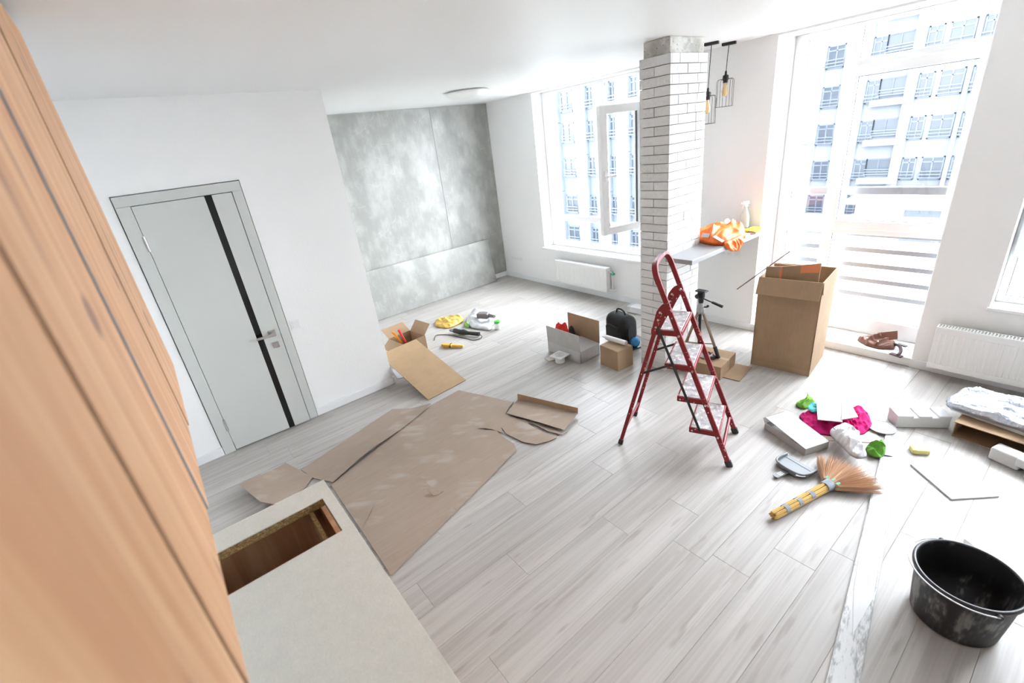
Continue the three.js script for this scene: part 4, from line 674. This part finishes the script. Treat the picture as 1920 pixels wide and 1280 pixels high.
// ------------------------------------------------------------------ rubbish and tools on the right
{
  single('beige_board', 'pale beige board flat on the floor under the pink rag', 'board', sheet([[0.285, 0.89], [0.575, 0.65], [0.88, 1.27], [0.61, 1.47]], 0.005), std(rgb(0.66, 0.56, 0.46), 0.6, { map: cardT }));
  // long white flat box, lid half raised
  const t = thing('flat_white_box', 'long flat white box with its lid sprung open', 'box', [0.472, 0, 1.555], -0.39);
  part('tray', boxWalls(0.345, 0.05, 0.19, 0.004), M.greyCard, t);
  const ld = part('lid', [uvBox(new THREE.BoxGeometry(0.345, 0.004, 0.192).translate(-0.1725, 0, 0))], M.whiteCard, t); ld.position.set(0.173, 0.053, 0); ld.rotation.z = -0.12;
  const sd = part('side_flap', uvBox(new THREE.BoxGeometry(0.004, 0.05, 0.18)), M.greyCard, t); sd.position.set(-0.185, 0.055, 0); sd.rotation.z = 0.5;
  // rags
  single('lime_rag', 'lime green rag crumpled beside the flat white box', 'rag', lump([[0.305, 1.14], [0.37, 1.175], [0.4, 1.11], [0.4, 1.04], [0.34, 1.0], [0.325, 1.06]], 0.05, 41, { freq: 20, base: 0.008, ridge: 0.85 }), cloth(0.17, 0.4, 0.05));
  single('pink_rag', 'magenta rag spread under the white napkins', 'rag', lump([[0.395, 1.25], [0.44, 1.37], [0.53, 1.44], [0.64, 1.4], [0.76, 1.27], [0.79, 1.13], [0.73, 0.99], [0.64, 0.935], [0.6, 1.0], [0.55, 1.08], [0.47, 1.18]], 0.04, 43, { freq: 20, base: 0.008, edge: 0.02, ridge: 0.85, power: 5 }), cloth(0.6, 0.006, 0.16));
  single('turquoise_rag', 'turquoise rag peeking out from under the napkins', 'rag', lump([[0.41, 1.22], [0.47, 1.27], [0.52, 1.2], [0.5, 1.1], [0.44, 1.12]], 0.02, 44, { freq: 26, base: 0.068, edge: 0.008 }), cloth(0.12, 0.55, 0.58));
  const np = thing('napkin_pack', 'white paper napkins lying on the magenta rag', 'napkins', [0, 0, 0]);
  part('napkin', sheet([[0.44, 1.15], [0.575, 1.04], [0.665, 1.32], [0.54, 1.39]], 0.006, (x, z) => 0.09 + 0.012 * fbm(x * 9, z * 9, 3, 2), 0.03), M.paper, np);
  part('napkin', sheet([[0.57, 1.06], [0.645, 1.09], [0.72, 1.21], [0.655, 1.31], [0.62, 1.2]], 0.006, (x, z) => 0.098 + 0.012 * fbm(x * 9, z * 9, 6, 2), 0.03), M.paper, np);
  single('film_roll_lid', 'round silvery lid in clear film beside the magenta rag', 'lid', lathe([[0, 0.004], [0.07, 0.004], [0.078, 0.01], [0.081, 0.018], [0.077, 0.018], [0.07, 0.011], [0, 0.01]], 40).translate(0.838, 0.004, 1.098), phys(rgb(0.6, 0.6, 0.62), 0.25, { metalness: 0.5, bumpMap: crumpleB, bumpScale: 0.004 }));
  single('green_glove', 'bright green crumpled glove beside the straightedge', 'glove', lump([[0.84, 1.4], [0.875, 1.47], [0.925, 1.46], [0.935, 1.38], [0.89, 1.29], [0.855, 1.32], [0.86, 1.37]], 0.065, 47, { freq: 20, base: 0.017, ridge: 0.85 }), cloth(0.13, 0.34, 0.04));
  single('black_peg', 'tiny black peg poking out of the green glove', 'peg', rod(V(0.94, 0.02, 1.42), V(0.975, 0.019, 1.4), 0.005, 0.003), M.black);
  const wb = thing('white_wrapped_bundle', 'white plastic bag bundle lying across the broom bristles', 'bag');
  part('film', lump([[0.64, 1.45], [0.66, 1.35], [0.72, 1.32], [0.78, 1.38], [0.84, 1.5], [0.885, 1.59], [0.84, 1.63], [0.76, 1.58], [0.69, 1.52]], 0.085, 51, { freq: 15, ridge: 0.55, base: 0.07 }), M.film, wb);
  part('ring', new THREE.TorusGeometry(0.042, 0.005, 8, 32).rotateX(Math.PI / 2 - 0.25).translate(0.695, 0.1, 1.42), phys(rgb(0.5, 0.5, 0.52), 0.2, { metalness: 0.6 }), wb);
  // dustpan
  const dp = thing('dustpan', 'grey plastic dustpan lying by the broom', 'dustpan', [0.6, 0, 1.885], -0.25), pg = plastic(0.2, 0.215, 0.23, 0.45);
  const ps = new THREE.Shape(); ps.moveTo(-0.1, 0.075); ps.lineTo(0.1, 0.075); ps.lineTo(0.1, 0.0); ps.quadraticCurveTo(0.098, -0.05, 0.045, -0.062); ps.lineTo(0.02, -0.066); ps.lineTo(0.016, -0.16); ps.quadraticCurveTo(0, -0.17, -0.016, -0.16); ps.lineTo(-0.02, -0.066); ps.lineTo(-0.045, -0.062); ps.quadraticCurveTo(-0.098, -0.05, -0.1, 0); ps.closePath();
  part('pan', uvBox(new THREE.ExtrudeGeometry(ps, { depth: 0.005, bevelEnabled: true, bevelThickness: 0.001, bevelSize: 0.001, bevelSegments: 1 }).rotateX(-Math.PI / 2).translate(0, 0.012, 0)), pg, dp);
  part('rim', tube([V(-0.1, 0.03, -0.07), V(-0.1, 0.034, 0.0), V(-0.085, 0.036, 0.045), V(-0.04, 0.038, 0.064), V(0.04, 0.038, 0.064), V(0.085, 0.036, 0.045), V(0.1, 0.034, 0.0), V(0.1, 0.03, -0.07)], 0.007, 50, 8), pg, dp);
  part('rear_wall', [bb(-0.1, -0.094, 0.012, 0.036, -0.07, 0.02), bb(0.094, 0.1, 0.012, 0.036, -0.07, 0.02), bb(-0.06, 0.06, 0.012, 0.038, 0.058, 0.066), bb(-0.096, 0.096, 0.014, 0.02, -0.055, -0.045)], pg, dp);
  part('grip_slots', [-0.01, 0, 0.01].map((x) => rb(x - 0.0025, x + 0.0025, 0.0175, 0.0192, 0.095, 0.135, 0.001)), M.white, dp);
  // broom
  const br = thing('broom', 'short straw broom with grey and green bindings', 'broom'), straw = std(rgb(1, 1, 1), 0.8, { map: tex(128, 256, (u, v) => { const a = fbm(u * 60, v * 2, 3, 2, 60, 2); return mixc([176, 130, 62], [238, 205, 128], sstep(0.25, 0.75, a)); }) });
  const A = V(0.70, 0.03, 2.375), N = V(0.815, 0.034, 1.925), ax = N.clone().sub(A).normalize();
  const hnd = []; srand(91); for (let i = 0; i < 46; i++) { const a = rr(0, 6.283), r = Math.sqrt(rnd()) * 0.0215, o = new THREE.Vector3().crossVectors(ax, V(0, 1, 0)).normalize().multiplyScalar(Math.cos(a) * r).add(V(0, Math.sin(a) * r, 0)), jj = rr(-0.012, 0.006); hnd.push(rod(A.clone().add(o).addScaledVector(ax, jj), N.clone().add(o.clone().multiplyScalar(1.2)), 0.0042, 0.0046, 6)); }
  part('handle', hnd, straw, br);
  for (const [k, w, c] of [[0.2, 0.028, 0], [0.42, 0.026, 0], [0.64, 0.03, 0], [0.95, 0.05, 0]]) { const p = A.clone().lerp(N, k); part('grey_binding', rod(p.clone().addScaledVector(ax, -w / 2), p.clone().addScaledVector(ax, w / 2), 0.0255 + 0.006 * (k > 0.9), 0.0265 + 0.007 * (k > 0.9), 20), cloth(0.36, 0.4, 0.45), br); void c; }
  const bris = [], tan = new THREE.Vector3().crossVectors(ax, V(0, 1, 0)).normalize();
  for (let i = 0; i < 900; i++) {
    const f = rr(-1, 1), y = rr(-1, 1), ang = f * 0.72 - 0.05, dir = ax.clone().multiplyScalar(Math.cos(ang)).addScaledVector(tan, Math.sin(ang)), L = rr(0.2, 0.285) * (1 - 0.12 * Math.abs(f));
    const s = N.clone().addScaledVector(tan, f * 0.042).add(V(0, y * 0.018, 0)), e = s.clone().addScaledVector(dir, L); e.y = clamp(0.034 + y * 0.03 + rr(-0.008, 0.008), 0.017, 0.08); const m = s.clone().lerp(e, 0.55).add(V(0, rr(-0.002, 0.008), 0)).addScaledVector(tan, f * 0.006);
    const w = 0.0013, up = V(0, w, 0), sd2 = tan.clone().multiplyScalar(w), q = [];
    const ring = (c, k) => [c.clone().addScaledVector(up, k), c.clone().addScaledVector(sd2, k).addScaledVector(up, -0.5 * k), c.clone().addScaledVector(sd2, -k).addScaledVector(up, -0.5 * k)], r0 = ring(s, 1.2), r1 = ring(m, 1), r2 = ring(e, 0.35);
    for (const [a, b] of [[r0, r1], [r1, r2]]) for (let j = 0; j < 3; j++) { const n = (j + 1) % 3; q.push(a[j], a[n], b[j], b[j], a[n], b[n]); }
    const g = new THREE.BufferGeometry(); g.setAttribute('position', new THREE.Float32BufferAttribute(q.flatMap((p) => [p.x, p.y, p.z]), 3)); g.setAttribute('uv', new THREE.Float32BufferAttribute(q.flatMap(() => [f, y]), 2)); g.computeVertexNormals(); bris.push(g);
  }
  const half = Math.floor(bris.length * 0.55), bp = part('bristles', bris.slice(0, half), std(rgb(0.5, 0.27, 0.16), 0.8), br); bp.userData.kind = 'stuff'; const bq = part('pale_bristles', bris.slice(half), std(rgb(0.68, 0.45, 0.27), 0.8), br); bq.userData.kind = 'stuff';
  for (const f of [-0.75, 0, 0.75]) { const p = N.clone().addScaledVector(tan, f * 0.044).addScaledVector(ax, 0.03 - 0.012 * Math.abs(f)); part('green_binding', rod(p.clone().addScaledVector(ax, -0.012), p.clone().addScaledVector(ax, 0.014), 0.021, 0.022, 18).applyMatrix4(new THREE.Matrix4()), cloth(0.25, 0.6, 0.42), br); }
  // straightedge
  const se = thing('straightedge', 'long aluminium straightedge caked with white plaster', 'straightedge', [0.911, 0, 1.075], 0); se.rotation.y = Math.atan2(0.36, 2.02);
  part('bar', uvBox(new RoundedBoxGeometry(0.1, 0.012, 2.5, 2, 0.003).translate(0, 0.006, 1.25), 10, 0.4, 0.5, 0), std(rgb(0.72, 0.72, 0.72), 0.6, { map: ruleT, bumpMap: ruleT, bumpScale: 0.001 }), se);
  part('plaster_crust', sheet([[-0.045, 0.35], [0.04, 0.34], [0.046, 0.8], [0.035, 1.2], [0.044, 1.5], [0.0, 1.75], [-0.03, 1.5], [-0.046, 1.1], [-0.04, 0.7]], 0.002, (x, z) => 0.0118 + 0.0015 * fbm(x * 60, z * 40, 3, 3), 0.03), std(rgb(0.68, 0.68, 0.68), 0.95), se);
  // sponge, tile, foam, packaging
  single('sponge', 'small yellow sponge right of the straightedge', 'sponge', uvBox(new RoundedBoxGeometry(0.09, 0.032, 0.058, 3, 0.007).rotateY(0.56).translate(1.068, 0.017, 1.222)), std(rgb(0.8, 0.73, 0.3), 0.95, { bumpMap: wallB, bumpScale: 0.003 }));
  const tl = single('white_tile', 'large plain white tile flat on the floor', 'tile', uvBox(new RoundedBoxGeometry(0.302, 0.011, 0.25, 2, 0.003).translate(0, 0.0055, 0)), phys(rgb(0.56, 0.56, 0.57), 0.3)); tl.position.set(1.263, 0, 1.4); tl.rotation.y = -0.707;
  const fm = thing('foam_block', 'long white polystyrene block with shallow notches', 'foam', [0.975, 0, 0.875], 0.684);
  part('block', [rb(-0.155, 0.155, 0, 0.082, -0.06, 0.06, 0.01, 3), rb(-0.155, -0.06, 0.07, 0.094, -0.06, 0.06, 0.006), rb(-0.03, 0.045, 0.07, 0.094, -0.06, 0.06, 0.006), rb(0.085, 0.155, 0.07, 0.094, -0.06, 0.06, 0.006)], M.foam, fm);
  const pb = thing('packing_carton', 'low brown carton lying on its side, open to the front', 'carton', [1.475, 0, 0.765], -0.1), pw = 0.6;
  part('box', [bb(-pw / 2, pw / 2, 0, 0.005, -0.16, 0.17), bb(-pw / 2, pw / 2, 0.12, 0.125, -0.16, 0.2), bb(-pw / 2, -pw / 2 + 0.005, 0, 0.125, -0.16, 0.17), bb(pw / 2 - 0.005, pw / 2, 0, 0.125, -0.16, 0.17), bb(-pw / 2, pw / 2, 0, 0.125, -0.165, -0.16)], M.card, pb);
  part('white_side', bb(-pw / 2 - 0.0015, -pw / 2 - 0.0002, 0.0, 0.124, -0.16, 0.165), M.whiteCard, pb);
  const fp = thing('foil_package', 'flat slab wrapped in crinkled silvery film on the low carton', 'package', [1.44, 0.126, 0.72], -0.22);
  part('slab', rb(-0.31, 0.32, 0, 0.062, -0.16, 0.15, 0.006), std(rgb(0.66, 0.67, 0.66), 0.6), fp);
  part('film', lump([[-0.325, 0.16], [0.0, 0.17], [0.33, 0.162], [0.335, -0.165], [0.0, -0.175], [-0.33, -0.17]], 0.045, 57, { base: 0.03, edge: 0.03, ridge: 0.8, freq: 9, power: 14 }), M.foil, fp);
  const f2 = thing('foam_corner', 'white polystyrene corner piece in the mouth of the low carton', 'foam', [1.43, 0, 1.02], -0.3); part('block', [rb(-0.07, 0.07, 0, 0.085, -0.045, 0.045, 0.012, 3), rb(0.05, 0.16, 0.03, 0.085, -0.03, 0.05, 0.01, 3)], M.foam, f2);
  const f3 = thing('foam_corner', 'white polystyrene corner piece with a thin foot nearer the camera', 'foam', [1.65, 0, 1.18], -0.72); part('block', [rb(-0.07, 0.16, 0.02, 0.09, -0.05, 0.045, 0.012, 3), rb(-0.14, 0.16, 0, 0.025, -0.04, 0.05, 0.006, 3)], M.foam, f3);
  single('clear_film', 'thin translucent plastic film spread behind the black bucket', 'film', sheet([[1.42, 1.66], [1.4, 1.88], [1.5, 1.96], [1.75, 2.05], [1.95, 1.8], [1.7, 1.58], [1.52, 1.56]], 0.0015, (x, z) => 0.002 + 0.022 * fbm(x * 9, z * 9, 8, 3), 0.03), M.clearFilm);
  // bucket
  const bk = thing('mortar_bucket', 'black mortar bucket smeared with dried cement', 'bucket', [1.462, 0, 2.4]);
  const wall = lathe([[0, 0.004], [0.138, 0.004], [0.145, 0.01], [0.156, 0.12], [0.166, 0.238], [0.178, 0.246], [0.179, 0.26], [0.172, 0.264], [0.164, 0.258], [0.153, 0.12], [0.14, 0.016], [0, 0.014]], 72);
  part('pail', wall, phys(rgb(1, 1, 1), 0.5, { map: bucketT, bumpMap: bucketT, bumpScale: 0.001 }), bk);
  part('rim_bead', new THREE.TorusGeometry(0.172, 0.0075, 10, 72).rotateX(Math.PI / 2).translate(0, 0.257, 0), phys(rgb(0.03, 0.03, 0.033), 0.3), bk);
  const sc = []; for (let i = 0; i < 10; i++) sc.push(bb(-0.006, 0.006, 0.03 + i * 0.021, 0.0325 + i * 0.021, -0.001, 0.001).rotateY(0).translate(0, 0, -0.147 - i * 0.0017)); part('scale_marks', mrg(sc).rotateY(0.35), plastic(0.2, 0.2, 0.2), bk);
  const ears = [-0.9, Math.PI - 0.9].map((a) => [Math.cos(a), -Math.sin(a)]);
  for (const [cx, cz] of ears) part('ear', rod(V(cx * 0.168, 0.247, cz * 0.168), V(cx * 0.19, 0.247, cz * 0.19), 0.014, 0.012, 16), M.black, bk);
  const hp = []; for (let i = 0; i <= 24; i++) { const a = 0.9 - Math.PI + Math.PI * i / 24 + Math.PI, q = 0.189 + 0.004 * Math.sin(Math.PI * i / 24); hp.push(V(Math.cos(a) * q, 0.25 + 0.014 * Math.sin(Math.PI * i / 24), Math.sin(a) * q)); }
  part('bail', tube(hp, 0.0028, 80, 6), M.steel, bk);
  // tool belt on the French window ledge
  const tb = thing('tool_belt', 'brown leather tool belt pouch on the French window ledge', 'tool belt', [0.45, 0.075, -0.14], -0.3), lea = std(rgb(0.16, 0.06, 0.035), 0.6, { bumpMap: crumpleB, bumpScale: 0.002 });
  part('pouch', lump([[-0.16, 0.04], [-0.05, 0.09], [0.06, 0.08], [0.12, 0.0], [0.07, -0.1], [-0.04, -0.1], [-0.14, -0.05]], 0.085, 63, { freq: 13, base: 0.001, ridge: 0.6 }), lea, tb);
  part('back_flap', uvBox(new RoundedBoxGeometry(0.15, 0.075, 0.006, 2, 0.003).rotateZ(0.45).rotateX(-0.5).translate(0.02, 0.075, -0.06)), lea, tb);
  part('webbing', tube([V(0.08, 0.03, -0.04), V(0.15, 0.035, -0.02), V(0.2, 0.02, 0.04), V(0.22, 0.012, 0.11)], 0.012, 30, 6).scale(1, 1, 1), std(rgb(0.06, 0.035, 0.04), 0.9), tb);
  part('belt_end', rb(0.16, 0.25, 0.002, 0.012, 0.08, 0.12, 0.003), std(rgb(0.07, 0.04, 0.05), 0.9), tb); part('buckle', rb(0.12, 0.19, 0.035, 0.046, -0.06, -0.03, 0.003), M.black, tb);
  part('rivet', [[-0.12, 0.045, 0.045], [-0.06, 0.06, 0.075], [0.03, 0.06, 0.07]].map(([x, y, z]) => new THREE.SphereGeometry(0.007, 10, 8).translate(x, y, z)), std(rgb(0.7, 0.55, 0.35), 0.3, { metalness: 1 }), tb);
}

// ------------------------------------------------------------------ things on the bar shelf
{
  const v = thing('safety_vest', 'orange safety vest with grey reflective strips on the bar shelf', 'vest'), or = phys(rgb(0.88, 0.17, 0.02), 0.55, { bumpMap: crumpleB, bumpScale: 0.004 });
  part('body', lump([[-0.9, 0.72], [-0.76, 0.78], [-0.62, 0.84], [-0.53, 0.8], [-0.512, 0.6], [-0.525, 0.42], [-0.64, 0.3], [-0.78, 0.3], [-0.9, 0.45]], 0.135, 71, { base: SY + 0.002, freq: 8, ridge: 0.45, edge: 0.03, power: 3 }), or, v);
  const hang = lump([[-0.09, 0.58], [-0.04, 0.54], [0.02, 0.53], [0.035, 0.62], [0.03, 0.75], [0.02, 0.84], [-0.025, 0.82], [-0.07, 0.72]], 0.03, 73, { base: 0, freq: 14, ridge: 0.7, edge: 0.012 }).rotateZ(-Math.PI / 2).applyMatrix4(new THREE.Matrix4().makeScale(1, -1, 1)); { const ix = hang.index.array; for (let i = 0; i < ix.length; i += 3) { const q = ix[i]; ix[i] = ix[i + 1]; ix[i + 1] = q; } hang.computeVertexNormals(); }
  part('hanging_corner', hang.translate(-0.508, SY + 0.012, 0), or, v);
  part('reflective_strip', [uvBox(new RoundedBoxGeometry(0.09, 0.004, 0.06, 1, 0.002).rotateZ(-0.5).rotateY(0.2).translate(-0.575, SY + 0.062, 0.81)), uvBox(new RoundedBoxGeometry(0.07, 0.004, 0.04, 1, 0.002).rotateX(0.9).translate(-0.7, SY + 0.08, 0.8))], plastic(0.5, 0.46, 0.44, 0.4), v);
  part('drawstring', tube([V(-0.52, SY + 0.05, 0.42), V(-0.49, SY + 0.03, 0.36), V(-0.5, SY + 0.008, 0.32), V(-0.54, SY + 0.006, 0.33)], 0.004, 24, 6), std(rgb(0.25, 0.02, 0.04), 0.7), v);
  single('clear_blister', 'small clear plastic tray behind the orange vest', 'tray', lump([[-0.88, 0.23], [-0.8, 0.25], [-0.79, 0.16], [-0.87, 0.14]], 0.09, 75, { base: SY + 0.003, freq: 18, ridge: 0.4 }), M.clearFilm);
  single('yellow_cloth', 'bright yellow cloth at the far end of the bar shelf', 'cloth', lump([[-0.665, 0.17], [-0.61, 0.26], [-0.535, 0.25], [-0.53, 0.18], [-0.57, 0.07], [-0.63, 0.08]], 0.022, 77, { base: SY + 0.002, freq: 14 }), cloth(0.8, 0.72, 0.03));
  const b = thing('spray_bottle', 'clear spray bottle standing on the bar shelf', 'bottle', [-0.725, SY + 0.001, 0.075], 0.9);
  part('bottle_body', lathe([[0, 0], [0.038, 0], [0.042, 0.008], [0.042, 0.09], [0.036, 0.125], [0.02, 0.165], [0.014, 0.185], [0.014, 0.2]], 32), phys(rgb(0.86, 0.9, 0.88), 0.12, { transmission: 0.6, thickness: 0 }), b);
  part('trigger_head', [rb(-0.016, 0.016, 0.195, 0.222, -0.016, 0.016, 0.005), rb(-0.035, 0.03, 0.218, 0.245, -0.012, 0.012, 0.006), rb(-0.05, -0.034, 0.224, 0.238, -0.007, 0.007, 0.003), rb(-0.03, -0.022, 0.175, 0.222, -0.005, 0.005, 0.002)], M.white, b);
}
renderer.render(scene, camera);
